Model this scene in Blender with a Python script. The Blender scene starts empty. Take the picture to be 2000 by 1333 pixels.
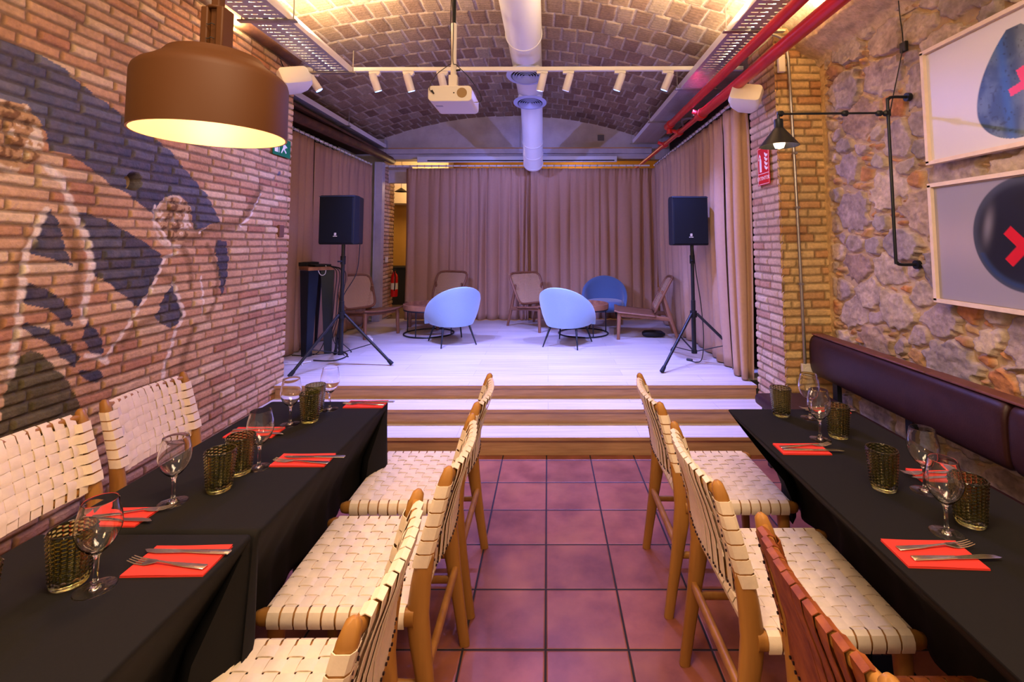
import bpy, math, random
import numpy as np
from math import sin, cos, pi, radians, sqrt, atan2
from mathutils import Vector, Matrix, Euler

# ------------------------------------------------------------------ camera, world, lights, exposure
scene = bpy.context.scene
COL = scene.collection
cam_data = bpy.data.cameras.new('camera')
cam = bpy.data.objects.new('camera', cam_data)
COL.objects.link(cam)
cam.location = (0, 0, 1.5)
cam.rotation_euler = Euler((pi/2 + 0.0692, 0.0, 0.0), 'XYZ')
cam.rotation_euler = (Matrix.Rotation(0.0028, 4, 'Z') @ Matrix.Rotation(pi/2 + 0.0692, 4, 'X') @ Matrix.Rotation(-0.002, 4, 'Z')).to_euler()
cam_data.sensor_width = 36
cam_data.lens = 929.09/2000*36
cam_data.shift_x = -0.03347
cam_data.shift_y = -0.1284
cam_data.clip_start = 0.02
scene.camera = cam

vs = scene.view_settings
vs.view_transform = 'Standard'
vs.look = 'None'
vs.exposure = 0.75
vs.gamma = 1.0
vs.use_curve_mapping = False

world = bpy.data.worlds.new('world')
scene.world = world
world.use_nodes = True
bg = world.node_tree.nodes['Background']
bg.inputs[0].default_value = (1.0, 0.78, 0.62, 1)
bg.inputs[1].default_value = 0.30

def light(name, kind, loc, energy, color, target=None, **kw):
    d = bpy.data.lights.new(name, kind)
    d.energy = energy
    d.color = color
    for k, v in kw.items():
        setattr(d, k, v)
    o = bpy.data.objects.new(name, d)
    o.location = loc
    if target is not None:
        o.rotation_euler = (Vector(target) - Vector(loc)).to_track_quat('-Z', 'Y').to_euler()
    COL.objects.link(o)
    return o

WARM = (1.0, 0.62, 0.30)
VIO = (0.24, 0.27, 1.0)
# warm strips lying in the cable trays, shining up at the vault
light('tray_strip_left', 'AREA', (-1.93, 3.2, 3.0), 55, (1.0, 0.72, 0.40), (-1.9, 3.2, 4.0), shape='RECTANGLE', size=0.16, size_y=1.5)
light('tray_strip_right', 'AREA', (1.44, 3.0, 3.0), 40, (1.0, 0.72, 0.40), (1.3, 3.0, 4.0), shape='RECTANGLE', size=0.16, size_y=1.9)
# other dining lamps of the same kind, behind and beside the camera, plus added fill
light('dining_lamp_left', 'POINT', (-1.05, -0.3, 1.95), 34, WARM, shadow_soft_size=0.18)
light('dining_lamp_right', 'POINT', (1.05, -0.5, 2.1), 34, WARM, shadow_soft_size=0.18)
light('dining_fill', 'AREA', (0.0, 0.6, 3.0), 48, (1.0, 0.70, 0.44), (0.0, 1.4, 0.0), shape='RECTANGLE', size=1.6, size_y=0.6)  # added warm overhead fill without a fixture
# room beyond the stage
light('back_room_lamp', 'POINT', (-2.2, 8.6, 2.6), 22, (1.0, 0.62, 0.28), shadow_soft_size=0.15)
light('back_room_lamp_right', 'POINT', (0.6, 9.0, 2.75), 9, (1.0, 0.66, 0.34), shadow_soft_size=0.1)

# ------------------------------------------------------------------ helpers
def tag(o, label=None, cat=None, group=None, kind=None):
    if label: o['label'] = label
    if cat: o['category'] = cat
    if group: o['group'] = group
    if kind: o['kind'] = kind
    return o

class MB:
    def __init__(s):
        s.v = []; s.f = []
    def add(s, vs, fs):
        n = len(s.v)
        s.v += [tuple(p) for p in vs]
        s.f += [tuple(i + n for i in f) for f in fs]
    def box(s, c, d, rot=None):
        x, y, z = d[0]/2, d[1]/2, d[2]/2
        P = [Vector(p) for p in ((-x,-y,-z),(x,-y,-z),(x,y,-z),(-x,y,-z),(-x,-y,z),(x,-y,z),(x,y,z),(-x,y,z))]
        if rot is not None:
            P = [rot @ p for p in P]
        c = Vector(c)
        s.add([p + c for p in P], [(0,3,2,1),(4,5,6,7),(0,1,5,4),(1,2,6,5),(2,3,7,6),(3,0,4,7)])
        return s
    def bb(s, a, b):
        return s.box([(a[i]+b[i])/2 for i in range(3)], [abs(b[i]-a[i]) for i in range(3)])
    def loft(s, pts, sz, n=12, up=(0,1,0), ex=2.0, caps=True, closed=False):
        # sections of half sizes (a along up, b across) swept along pts, superellipse exponent ex
        pts = [Vector(p) for p in pts]; m = len(pts); R = []
        for i, p in enumerate(pts):
            if closed:
                t = pts[(i+1) % m] - pts[i-1]
            else:
                t = (pts[min(i+1, m-1)] - pts[max(i-1, 0)])
            t.normalize()
            u = Vector(up); u = (u - t*u.dot(t))
            if u.length < 1e-5: u = t.orthogonal()
            u.normalize(); w = t.cross(u)
            z = sz[i] if isinstance(sz, list) else sz
            a, b = z if isinstance(z, tuple) else (z, z)
            for k in range(n):
                an = 2*pi*k/n; c_, s_ = cos(an), sin(an)
                cc = math.copysign(abs(c_)**(2/ex), c_); ss = math.copysign(abs(s_)**(2/ex), s_)
                R.append(p + u*(a*cc) + w*(b*ss))
        F = []
        mm = m if closed else m-1
        for i in range(mm):
            for k in range(n):
                F.append((i*n+k, i*n+(k+1) % n, ((i+1) % m)*n+(k+1) % n, ((i+1) % m)*n+k))
        if caps and not closed:
            F.append(tuple(range(n))[::-1]); F.append(tuple(range((m-1)*n, m*n)))
        s.add(R, F); return s
    def tube(s, pts, r, n=10, closed=False):
        # parallel transport
        pts = [Vector(p) for p in pts]; m = len(pts); R = []; u = None
        for i, p in enumerate(pts):
            t = (pts[(i+1) % m] - pts[i-1]) if closed else (pts[min(i+1, m-1)] - pts[max(i-1, 0)])
            if t.length < 1e-9: t = Vector((0,0,1))
            t.normalize()
            if u is None: u = t.orthogonal()
            u = u - t*u.dot(t); u.normalize(); w = t.cross(u)
            rr = r[i] if isinstance(r, list) else r
            for k in range(n):
                an = 2*pi*k/n
                R.append(p + u*(rr*cos(an)) + w*(rr*sin(an)))
        F = []
        for i in range(m if closed else m-1):
            for k in range(n):
                F.append((i*n+k, i*n+(k+1) % n, ((i+1) % m)*n+(k+1) % n, ((i+1) % m)*n+k))
        if not closed:
            F.append(tuple(range(n))[::-1]); F.append(tuple(range((m-1)*n, m*n)))
        s.add(R, F); return s
    def lathe(s, prof, n=32, c=(0,0,0), fn=None, closed=False, caps=False):
        V = []; m = len(prof)
        for (r, z) in prof:
            for k in range(n):
                a = 2*pi*k/n
                rr = r if fn is None else r + fn(a, z, r)
                V.append((c[0]+rr*cos(a), c[1]+rr*sin(a), c[2]+z))
        F = []
        for i in range(m if closed else m-1):
            for k in range(n):
                F.append((i*n+k, i*n+(k+1) % n, ((i+1) % m)*n+(k+1) % n, ((i+1) % m)*n+k))
        if caps and not closed:
            if prof[0][0] > 1e-6: F.append(tuple(range(n))[::-1])
            if prof[-1][0] > 1e-6: F.append(tuple(range((m-1)*n, m*n)))
        s.add(V, F); return s
    def ribbon(s, path, nrm, side, w, t):
        # strip of width w (along side) and thickness t (along nrm) following path
        V = []; m = len(path); sd = Vector(side)
        for p, nn in zip(path, nrm):
            p = Vector(p); nn = Vector(nn).normalized()
            V += [p - sd*w/2, p + sd*w/2, p + sd*w/2 - nn*t, p - sd*w/2 - nn*t]
        F = []
        for i in range(m-1):
            for k in range(4):
                F.append((i*4+k, i*4+(k+1) % 4, (i+1)*4+(k+1) % 4, (i+1)*4+k))
        F.append((3,2,1,0)); F.append((m*4-4, m*4-3, m*4-2, m*4-1))
        s.add(V, F); return s
    def prism(s, poly, o, ax, ay, h):
        # polygon (2-D) placed at o with axes ax, ay, extruded by vector h
        o, ax, ay, h = Vector(o), Vector(ax), Vector(ay), Vector(h)
        n = len(poly)
        P = [o + ax*x + ay*y for x, y in poly]
        s.add(P + [p + h for p in P], [tuple(range(n))[::-1], tuple(range(n, 2*n))] + [(i, (i+1) % n, n+(i+1) % n, n+i) for i in range(n)])
        return s
    def grid(s, nu, nv, fn):
        V = [fn(i/(nu-1), j/(nv-1)) for j in range(nv) for i in range(nu)]
        F = [(j*nu+i, j*nu+i+1, (j+1)*nu+i+1, (j+1)*nu+i) for j in range(nv-1) for i in range(nu-1)]
        s.add(V, F); return s
    def build(s, name, mat=None, parent=None, smooth=40, bevel=0, fix=False, solid=0, sub=0):
        me = bpy.data.meshes.new(name)
        me.from_pydata(s.v, [], s.f)
        me.update()
        if fix:
            import bmesh
            bm = bmesh.new(); bm.from_mesh(me); bmesh.ops.recalc_face_normals(bm, faces=bm.faces); bm.to_mesh(me); bm.free()
        if smooth:
            me.shade_smooth()
            me.set_sharp_from_angle(angle=radians(smooth))
        o = bpy.data.objects.new(name, me)
        COL.objects.link(o)
        if mat: me.materials.append(mat)
        if parent: o.parent = parent
        if solid:
            m = o.modifiers.new('solid', 'SOLIDIFY'); m.thickness = solid; m.offset = 0
        if bevel:
            m = o.modifiers.new('bevel', 'BEVEL'); m.width = bevel; m.segments = 2; m.limit_method = 'ANGLE'
        if sub:
            m = o.modifiers.new('sub', 'SUBSURF'); m.levels = sub; m.render_levels = sub
        return o

def thing(name, label, cat, loc=(0,0,0), rz=0, group=None):
    o = bpy.data.objects.new(name, None)
    o.location = loc; o.rotation_euler = (0, 0, rz); o.empty_display_size = 0.1
    COL.objects.link(o)
    return tag(o, label, cat, group)

def copy_tree(o, parent=None):
    c = o.copy(); COL.objects.link(c)
    if parent: c.parent = parent
    for ch in list(o.children):
        copy_tree(ch, c)
    return c

def dup(o, loc, rz=0, label=None):
    c = copy_tree(o)
    c.location = loc; c.rotation_euler = (0, 0, rz)
    if label: c['label'] = label
    return c

def text_mesh(txt, size, name, mat, parent, M, extrude=0.0005):
    cu = bpy.data.curves.new(name, 'FONT'); cu.body = txt; cu.size = size; cu.extrude = extrude
    cu.align_x = 'CENTER'; cu.align_y = 'CENTER'
    t = bpy.data.objects.new('tmp', cu); COL.objects.link(t)
    dg = bpy.context.evaluated_depsgraph_get()
    me = bpy.data.meshes.new_from_object(t.evaluated_get(dg))
    bpy.data.objects.remove(t)
    me.transform(M)
    o = bpy.data.objects.new(name, me); COL.objects.link(o)
    me.materials.clear(); me.materials.append(mat)
    if parent: o.parent = parent
    return o

# ------------------------------------------------------------------ materials
def mat(name, col, rough=0.5, metal=0.0, noise=0.0, nscale=8.0, bump=0.0, bscale=60.0, stretch=(1,1,1), col2=None, spec=0.5, emit=None, estr=0, trans=0, ior=1.45, attr=None, sheen=0, coat=0):
    m = bpy.data.materials.new(name); m.use_nodes = True
    nt = m.node_tree; N = nt.nodes; L = nt.links
    b = N['Principled BSDF']
    b.inputs['Base Color'].default_value = (*col, 1)
    b.inputs['Roughness'].default_value = rough
    b.inputs['Metallic'].default_value = metal
    b.inputs['Specular IOR Level'].default_value = spec
    b.inputs['Transmission Weight'].default_value = trans
    b.inputs['IOR'].default_value = ior
    b.inputs['Sheen Weight'].default_value = sheen
    b.inputs['Coat Weight'].default_value = coat
    if emit:
        b.inputs['Emission Color'].default_value = (*emit, 1); b.inputs['Emission Strength'].default_value = estr
    tc = N.new('ShaderNodeTexCoord'); mp = N.new('ShaderNodeMapping')
    mp.inputs['Scale'].default_value = stretch
    L.new(tc.outputs['Object'], mp.inputs['Vector'])
    src = None
    if attr:
        a = N.new('ShaderNodeAttribute'); a.attribute_name = attr; src = a.outputs['Color']
    if noise > 0 or col2:
        nz = N.new('ShaderNodeTexNoise'); nz.inputs['Scale'].default_value = nscale; nz.inputs['Detail'].default_value = 6
        nz.inputs['Roughness'].default_value = 0.6
        L.new(mp.outputs[0], nz.inputs['Vector'])
        mx = N.new('ShaderNodeMix'); mx.data_type = 'RGBA'
        c2 = col2 if col2 else tuple(max(0, c*(1-noise)) for c in col)
        rp = N.new('ShaderNodeMapRange'); rp.inputs[1].default_value = 0.35; rp.inputs[2].default_value = 0.65
        L.new(nz.outputs[0], rp.inputs[0]); L.new(rp.outputs[0], mx.inputs[0])
        if src is not None:
            ml = N.new('ShaderNodeMix'); ml.data_type = 'RGBA'; ml.blend_type = 'MULTIPLY'; ml.inputs[0].default_value = 1
            mx.inputs[6].default_value = (1+noise*.4,)*3 + (1,); mx.inputs[7].default_value = (1-noise,)*3 + (1,)
            L.new(src, ml.inputs[6]); L.new(mx.outputs[2], ml.inputs[7]); src = ml.outputs[2]
        else:
            mx.inputs[6].default_value = (*col, 1); mx.inputs[7].default_value = (*c2, 1); src = mx.outputs[2]
    if src is not None:
        L.new(src, b.inputs['Base Color'])
    if bump > 0:
        nb = N.new('ShaderNodeTexNoise'); nb.inputs['Scale'].default_value = bscale; nb.inputs['Detail'].default_value = 4
        L.new(mp.outputs[0], nb.inputs['Vector'])
        bp = N.new('ShaderNodeBump'); bp.inputs['Strength'].default_value = bump; bp.inputs['Distance'].default_value = 0.01
        L.new(nb.outputs[0], bp.inputs['Height']); L.new(bp.outputs[0], b.inputs['Normal'])
    return m

M = {}
M['wood'] = mat('teak_wood', (.40,.185,.04), .42, noise=.45, nscale=9, stretch=(1,1,.12), bump=.05, bscale=40, col2=(.25,.10,.02))
M['strap'] = mat('cream_leather', (.80,.66,.50), .5, noise=.10, nscale=30, bump=.04, bscale=150)
M['strap_brown'] = mat('brown_leather', (.30,.085,.018), .5, spec=.3, noise=.4, nscale=25, bump=.05, bscale=150, col2=(.16,.035,.01))
M['rivet'] = mat('dark_rivet', (.03,.02,.015), .35, metal=.8)
M['cloth'] = mat('black_tablecloth', (.0065,.0055,.0052), .85, spec=.25, noise=.2, nscale=200, bump=.03, bscale=400, sheen=.0)
M['napkin'] = mat('red_napkin', (.60,.03,.018), .8, bump=.06, bscale=300)
M['steel'] = mat('cutlery_steel', (.62,.58,.54), .22, metal=1)
M['glass'] = mat('clear_glass', (1,1,1), .0, trans=1, ior=1.45)
M['tumbler'] = mat('olive_glass', (.50,.50,.22), .02, trans=1, ior=1.45)
M['black_metal'] = mat('black_metal', (.012,.014,.018), .4, metal=.3)
M['black_plastic'] = mat('black_plastic', (.008,.009,.012), .6, spec=.3)
M['white_plastic'] = mat('white_plastic', (.72,.68,.62), .4)
M['white_metal'] = mat('white_metal', (.74,.72,.72), .35)
M['galv'] = mat('galvanised_steel', (.42,.40,.38), .35, metal=.85, noise=.15, nscale=30)
M['red_pipe'] = mat('red_painted_pipe', (.60,.018,.02), .35, noise=.2, nscale=6)
M['rust'] = mat('rusty_steel_beam', (.12,.045,.02), .55, noise=.5, nscale=10, col2=(.05,.02,.012), bump=.15, bscale=40)
M['bench'] = mat('dark_brown_leather', (.038,.012,.011), .42, spec=.35, noise=.3, nscale=14, bump=.06, bscale=120, col2=(.026,.008,.008))
M['bench_trim'] = mat('brown_leather_trim', (.17,.055,.035), .45, noise=.3, nscale=14)
M['curtain'] = mat('taupe_velvet', (.50,.32,.22), .9, noise=.05, nscale=40, bump=.04, bscale=300, spec=.1)
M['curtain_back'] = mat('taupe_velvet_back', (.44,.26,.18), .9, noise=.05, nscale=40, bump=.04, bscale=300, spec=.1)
M['stage'] = mat('pale_oak_boards', (.62,.56,.52), .36, noise=.15, nscale=5, stretch=(.35,9,9), col2=(.50,.43,.39), bump=.04, bscale=20)
M['riser'] = mat('oak_riser', (.46,.27,.14), .45, noise=.2, nscale=7, stretch=(.5,9,9), col2=(.33,.18,.09), bump=.05, bscale=20)
M['lamp'] = mat('ochre_lacquer', (.068,.022,.0035), .6, spec=.3)
M['lamp_in'] = mat('gold_lacquer', (.62,.36,.17), .45)
M['bulb'] = mat('lamp_bulb', (1,.9,.7), .3, emit=(1,.72,.38), estr=5)
M['vio_led'] = mat('spot_lens', (1,1,1), .3, emit=(.12,.30,1), estr=7)
M['rattan_wood'] = mat('walnut_wood', (.25,.11,.055), .45, noise=.3, nscale=10, stretch=(1,1,.3), col2=(.2,.08,.035))
M['cane'] = mat('woven_cane', (.58,.38,.22), .6)
M['blue'] = mat('shaded_blue_wool', (.07,.14,.28), .9, noise=.1, nscale=200, bump=.08, bscale=300, sheen=.4)  # darker copy of the wool: shade on the rear chair set as colour
M['blue_light'] = mat('light_blue_wool', (.26,.40,.52), .9, noise=.1, nscale=200, bump=.08, bscale=300, sheen=.4)
M['tray_wood'] = mat('acacia_tray', (.40,.18,.08), .4, noise=.4, nscale=8, stretch=(.3,2,1), col2=(.2,.08,.04))
M['tray'] = mat('cable_tray_zinc', (.50,.49,.52), .4, metal=.5)
M['duct'] = mat('white_duct', (.80,.79,.80), .35)
M['diffuser'] = mat('diffuser_paint', (.42,.47,.72), .4)
M['red'] = mat('sign_red', (.62,.008,.012), .35)
M['white'] = mat('print_white', (.85,.82,.78), .5)
M['green'] = mat('sign_green', (.0,.16,.06), .4)
M['plaster'] = mat('painted_plaster', (.56,.50,.50), .8, noise=.25, nscale=4, bump=.2, bscale=30, col2=(.44,.38,.38))
M['rough_plaster'] = mat('rough_plaster', (.55,.40,.24), .9, noise=.4, nscale=5, bump=.8, bscale=25, col2=(.40,.28,.16))
M['ochre'] = mat('ochre_paint', (.66,.36,.07), .8, noise=.08, nscale=2)
M['warm_white'] = mat('warm_white_paint', (.75,.62,.42), .8)
M['dark'] = mat('dark_panel', (.012,.01,.01), .7)
M['screen_box'] = mat('screen_housing', (.60,.62,.70), .4)
M['cable'] = mat('black_cable', (.01,.01,.01), .5)
M['white_cable'] = mat('white_cable', (.7,.7,.75), .5)
M['frame'] = mat('pale_wood_frame', (.78,.62,.50), .5, noise=.1, nscale=20)
M['beam'] = mat('lilac_painted_beam', (.46,.43,.50), .6, noise=.2, nscale=5)
M['grille'] = mat('speaker_grille', (.005,.007,.012), .7, spec=.2, bump=.3, bscale=500)
M['logo'] = mat('logo_white', (.9,.85,.8), .4)
M['outlet'] = mat('outlet_plastic', (.66,.60,.52), .4)
M['brickc'] = mat('old_brick', (1,1,1), .9, noise=.16, nscale=45, attr='Col', bump=.55, bscale=70, spec=.25)
M['stonec'] = mat('rubble_stone', (1,1,1), .9, noise=.22, nscale=30, attr='Col', bump=.8, bscale=40, spec=.25)
M['vaultc'] = mat('vault_brick', (1,1,1), .9, noise=.22, nscale=40, attr='Col', bump=.5, bscale=60, spec=.2, stretch=(1,1,1))
M['print'] = mat('art_print', (1,1,1), .35, attr='Col')
M['carpetdark'] = mat('floor_beyond', (.12,.08,.06), .7)

def floor_mat():
    m = mat('terracotta_tiles', (.30,.10,.065), .38, noise=.5, nscale=5, bump=.08, bscale=22, col2=(.17,.05,.035), spec=.5)
    nt = m.node_tree; N = nt.nodes; L = nt.links; b = N['Principled BSDF']
    tc = N['Texture Coordinate']
    def node(t, **k):
        n = N.new(t)
        for a, v in k.items(): setattr(n, a, v)
        return n
    br = node('ShaderNodeTexBrick', offset=0.0, squash=1.0)
    br.inputs['Scale'].default_value = 1.0
    br.inputs['Brick Width'].default_value = 0.3063
    br.inputs['Row Height'].default_value = 0.3063
    br.inputs['Mortar Size'].default_value = 0.0042
    br.inputs['Mortar Smooth'].default_value = 0.1
    br.inputs['Bias'].default_value = 0
    br.inputs['Color1'].default_value = (1.15,1.1,1.05,1); br.inputs['Color2'].default_value = (.82,.80,.82,1); br.inputs['Mortar'].default_value = (1,1,1,1)
    mp = node('ShaderNodeMapping'); mp.inputs['Location'].default_value = (0.011 + .3063*20, -3.3945 + .3063*20, 0)
    L.new(tc.outputs['Object'], mp.inputs[0]); L.new(mp.outputs[0], br.inputs['Vector'])
    base = b.inputs['Base Color'].links[0].from_socket
    ml = node('ShaderNodeMix', data_type='RGBA', blend_type='MULTIPLY'); ml.inputs[0].default_value = 1
    L.new(base, ml.inputs[6]); L.new(br.outputs['Color'], ml.inputs[7])
    # orange clouding of the clay
    nz = node('ShaderNodeTexNoise'); nz.inputs['Scale'].default_value = 3.1; nz.inputs['Detail'].default_value = 3
    L.new(tc.outputs['Object'], nz.inputs['Vector'])
    mo = node('ShaderNodeMix', data_type='RGBA'); rg = node('ShaderNodeMapRange'); rg.inputs[1].default_value = .5; rg.inputs[2].default_value = .75; rg.inputs[4].default_value = .7
    L.new(nz.outputs[0], rg.inputs[0]); L.new(rg.outputs[0], mo.inputs[0]); L.new(ml.outputs[2], mo.inputs[6]); mo.inputs[7].default_value = (.36,.13,.06,1)
    mm = node('ShaderNodeMix', data_type='RGBA'); L.new(br.outputs['Fac'], mm.inputs[0]); L.new(mo.outputs[2], mm.inputs[6]); mm.inputs[7].default_value = (.018,.013,.018,1)
    L.new(mm.outputs[2], b.inputs['Base Color'])
    rr = node('ShaderNodeMapRange'); rr.inputs[3].default_value = .36; rr.inputs[4].default_value = .9
    L.new(br.outputs['Fac'], rr.inputs[0]); L.new(rr.outputs[0], b.inputs['Roughness'])
    # recessed grout
    oldb = b.inputs['Normal'].links[0].from_node
    b2 = node('ShaderNodeBump', invert=True); b2.inputs['Strength'].default_value = .8; b2.inputs['Distance'].default_value = .004
    br2 = node('ShaderNodeTexBrick', offset=0.0)
    for k in ('Scale','Brick Width','Row Height'): br2.inputs[k].default_value = br.inputs[k].default_value
    br2.inputs['Mortar Size'].default_value = .009; br2.inputs['Mortar Smooth'].default_value = 1.0
    L.new(mp.outputs[0], br2.inputs['Vector']); L.new(br2.outputs['Fac'], b2.inputs['Height']); L.new(oldb.outputs[0], b2.inputs['Normal'])
    L.new(b2.outputs[0], b.inputs['Normal'])
    return m
M['floor'] = floor_mat()

# ------------------------------------------------------------------ relief walls
def hash2(ix, iy, seed):
    n = (ix.astype(np.int64)*374761393 + iy.astype(np.int64)*668265263 + seed*2147483647) & 0xffffffff
    n = ((n ^ (n >> 13))*1274126177) & 0xffffffff
    n = n ^ (n >> 16)
    return (n & 0xffffff)/float(0xffffff)
def vnoise(x, y, seed=0):
    ix = np.floor(x); iy = np.floor(y); fx = x-ix; fy = y-iy
    fx = fx*fx*(3-2*fx); fy = fy*fy*(3-2*fy)
    a = hash2(ix, iy, seed); b = hash2(ix+1, iy, seed); c = hash2(ix, iy+1, seed); d = hash2(ix+1, iy+1, seed)
    return (a*(1-fx)+b*fx)*(1-fy) + (c*(1-fx)+d*fx)*fy
def fbm(x, y, seed=0, o=4):
    r = 0; a = .5
    for k in range(o):
        r = r + a*vnoise(x*2**k, y*2**k, seed+k*17); a *= .5
    return r
def sstep(a, b, x):
    t = np.clip((x-a)/(b-a), 0, 1); return t*t*(3-2*t)

def relief(name, P, C, m, parent=None):
    nv, nu, _ = P.shape
    me = bpy.data.meshes.new(name)
    i = np.arange(nu-1)[None, :] + np.arange(nv-1)[:, None]*nu
    q = np.stack([i, i+1, i+1+nu, i+nu], -1).reshape(-1, 4)
    me.vertices.add(nu*nv); me.vertices.foreach_set('co', P.reshape(-1).astype(np.float32))
    me.loops.add(q.size); me.loops.foreach_set('vertex_index', q.reshape(-1).astype(np.int32))
    me.polygons.add(len(q)); me.polygons.foreach_set('loop_start', (np.arange(len(q))*4).astype(np.int32))
    me.polygons.foreach_set('loop_total', np.full(len(q), 4, np.int32))
    me.update(calc_edges=True)
    if C is not None:
        ca = me.color_attributes.new('Col', 'FLOAT_COLOR', 'POINT')
        full = np.ones((nu*nv, 4), np.float32); full[:, :3] = C.reshape(-1, 3)
        ca.data.foreach_set('color', full.reshape(-1))
    me.materials.append(m)
    me.shade_smooth()
    o = bpy.data.objects.new(name, me); COL.objects.link(o)
    if parent: o.parent = parent
    return o

def brickfield(S, Z, course, lmin, lmax, seed, joint=.008, wav=.006, stagger=None):
    Zw = Z + wav*(vnoise(S*2.3, Z*1.5, seed)-.5)*2 + .002*(vnoise(S*14, Z*9, seed+3)-.5)*2
    Sw = S + .004*(vnoise(S*9, Z*9, seed+5)-.5)*2
    row = np.floor(Zw/course).astype(int)
    fz = Zw/course - row
    dz = np.minimum(fz, 1-fz)*course
    ds = np.full(S.shape, 1.0); bid = np.zeros(S.shape)
    rng = np.random.RandomState(seed)
    s0, s1 = S.min()-1, S.max()+1
    for r in range(row.min(), row.max()+1):
        mk = row == r
        if stagger is not None:
            J = np.arange(s0 + (stagger if r % 2 else 0) + rng.uniform(-.01, .01), s1+lmax, lmax)
        else:
            J = s0 - rng.uniform(0, lmax) + np.concatenate([[0], np.cumsum(rng.uniform(lmin, lmax, int((s1-s0+2)/lmin)+2))])
        if not mk.any(): continue
        k = np.searchsorted(J, Sw[mk]); k = np.clip(k, 1, len(J)-1)
        ds[mk] = np.minimum(Sw[mk]-J[k-1], J[k]-Sw[mk]); bid[mk] = k
    e = np.minimum(dz, ds)
    soft = joint*(.45 + .6*vnoise(S*25, Z*25, seed+9))
    face = sstep(soft*.6, soft*.6+.009, e)
    rid = hash2(bid.astype(int)+1000, row, seed+1)
    rid2 = hash2(bid.astype(int)+1000, row, seed+2)
    return face, rid, rid2, row, e

def inpoly(S, Z, poly):
    c = np.zeros(S.shape, bool); n = len(poly)
    for i in range(n):
        x1, y1 = poly[i]; x2, y2 = poly[(i+1) % n]
        if y1 == y2: continue
        k = ((y1 > Z) != (y2 > Z)) & (S < (x2-x1)*(Z-y1)/(y2-y1) + x1)
        c ^= k
    return c
def distline(S, Z, line):
    d = np.full(S.shape, 9.0)
    for (x1, y1), (x2, y2) in zip(line[:-1], line[1:]):
        L2 = (x2-x1)**2 + (y2-y1)**2 + 1e-12
        t = np.clip(((S-x1)*(x2-x1) + (Z-y1)*(y2-y1))/L2, 0, 1)
        d = np.minimum(d, np.hypot(S-x1-t*(x2-x1), Z-y1-t*(y2-y1)))
    return d
def mixc(C, col, k):
    return C*(1-k[..., None]) + np.array(col)*k[..., None]
DARK=[[(1.783, 2.354), (1.887, 2.339), (2.003, 2.34), (2.113, 2.318), (2.317, 2.227), (2.463, 2.176), (2.777, 2.055), (2.983, 1.905), (3.097, 1.819), (3.245, 1.648), (3.017, 1.586), (2.989, 1.679), (2.873, 1.797), (2.759, 1.77), (2.693, 1.664), (2.518, 1.761), (2.435, 1.789), (2.347, 1.846), (2.198, 1.914), (2.115, 1.917), (2.09, 1.998), (2.008, 2.092), (1.904, 2.094), (1.802, 2.077)], [(2.245, 1.645), (2.329, 1.645), (2.413, 1.616), (2.541, 1.557), (2.642, 1.507), (2.759, 1.437), (2.776, 1.401), (2.748, 1.323), (2.699, 1.257), (2.653, 1.185), (2.625, 1.155), (2.585, 1.177), (2.452, 1.287), (2.349, 1.349), (2.336, 1.425), (2.318, 1.5), (2.289, 1.544), (2.256, 1.587)], [(2.133, 1.652), (2.162, 1.612), (2.188, 1.542), (2.213, 1.478), (2.247, 1.392), (2.225, 1.4), (2.161, 1.424), (2.063, 1.454), (2.068, 1.5), (2.092, 1.581), (2.114, 1.641)], [(2.049, 1.334), (2.13, 1.302), (2.208, 1.239), (2.253, 1.198), (2.266, 1.11), (2.237, 1.115), (2.207, 1.155), (2.15, 1.205), (2.059, 1.237), (2.046, 1.284)], [(2.053, 1.16), (2.083, 1.155), (2.163, 1.108), (2.249, 1.042), (2.313, 0.957), (2.287, 0.914), (2.226, 0.971), (2.195, 1.019), (2.112, 1.09), (2.054, 1.134)], [(2.332, 1.135), (2.382, 1.082), (2.419, 1.023), (2.44, 0.95), (2.409, 0.935), (2.366, 0.967), (2.323, 1.042), (2.327, 1.1)], [(2.302, 0.902), (2.344, 0.843), (2.417, 0.802), (2.446, 0.832), (2.421, 0.871), (2.367, 0.878)], [(2.853, 1.258), (2.894, 1.175), (2.949, 1.075), (2.944, 1.03), (2.86, 0.989), (2.801, 1.026), (2.732, 1.081), (2.781, 1.152), (2.821, 1.228)], [(3.234, 1.519), (3.316, 1.515), (3.351, 1.39), (3.344, 1.251), (3.289, 1.14), (3.269, 1.205), (3.263, 1.309), (3.208, 1.446)], [(2.812, 1.526), (2.86, 1.508), (2.838, 1.48)]]
GREEN=[(2.023, 1.015), (2.095, 1.037), (2.146, 1.003), (2.194, 0.94), (2.256, 0.868), (2.305, 0.787), (2.342, 0.68), (2.362, 0.577), (2.211, 0.524), (2.012, 0.49), (1.905, 0.544), (1.887, 0.807), (1.993, 0.768), (2.002, 0.85), (2.01, 0.931)]
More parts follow.
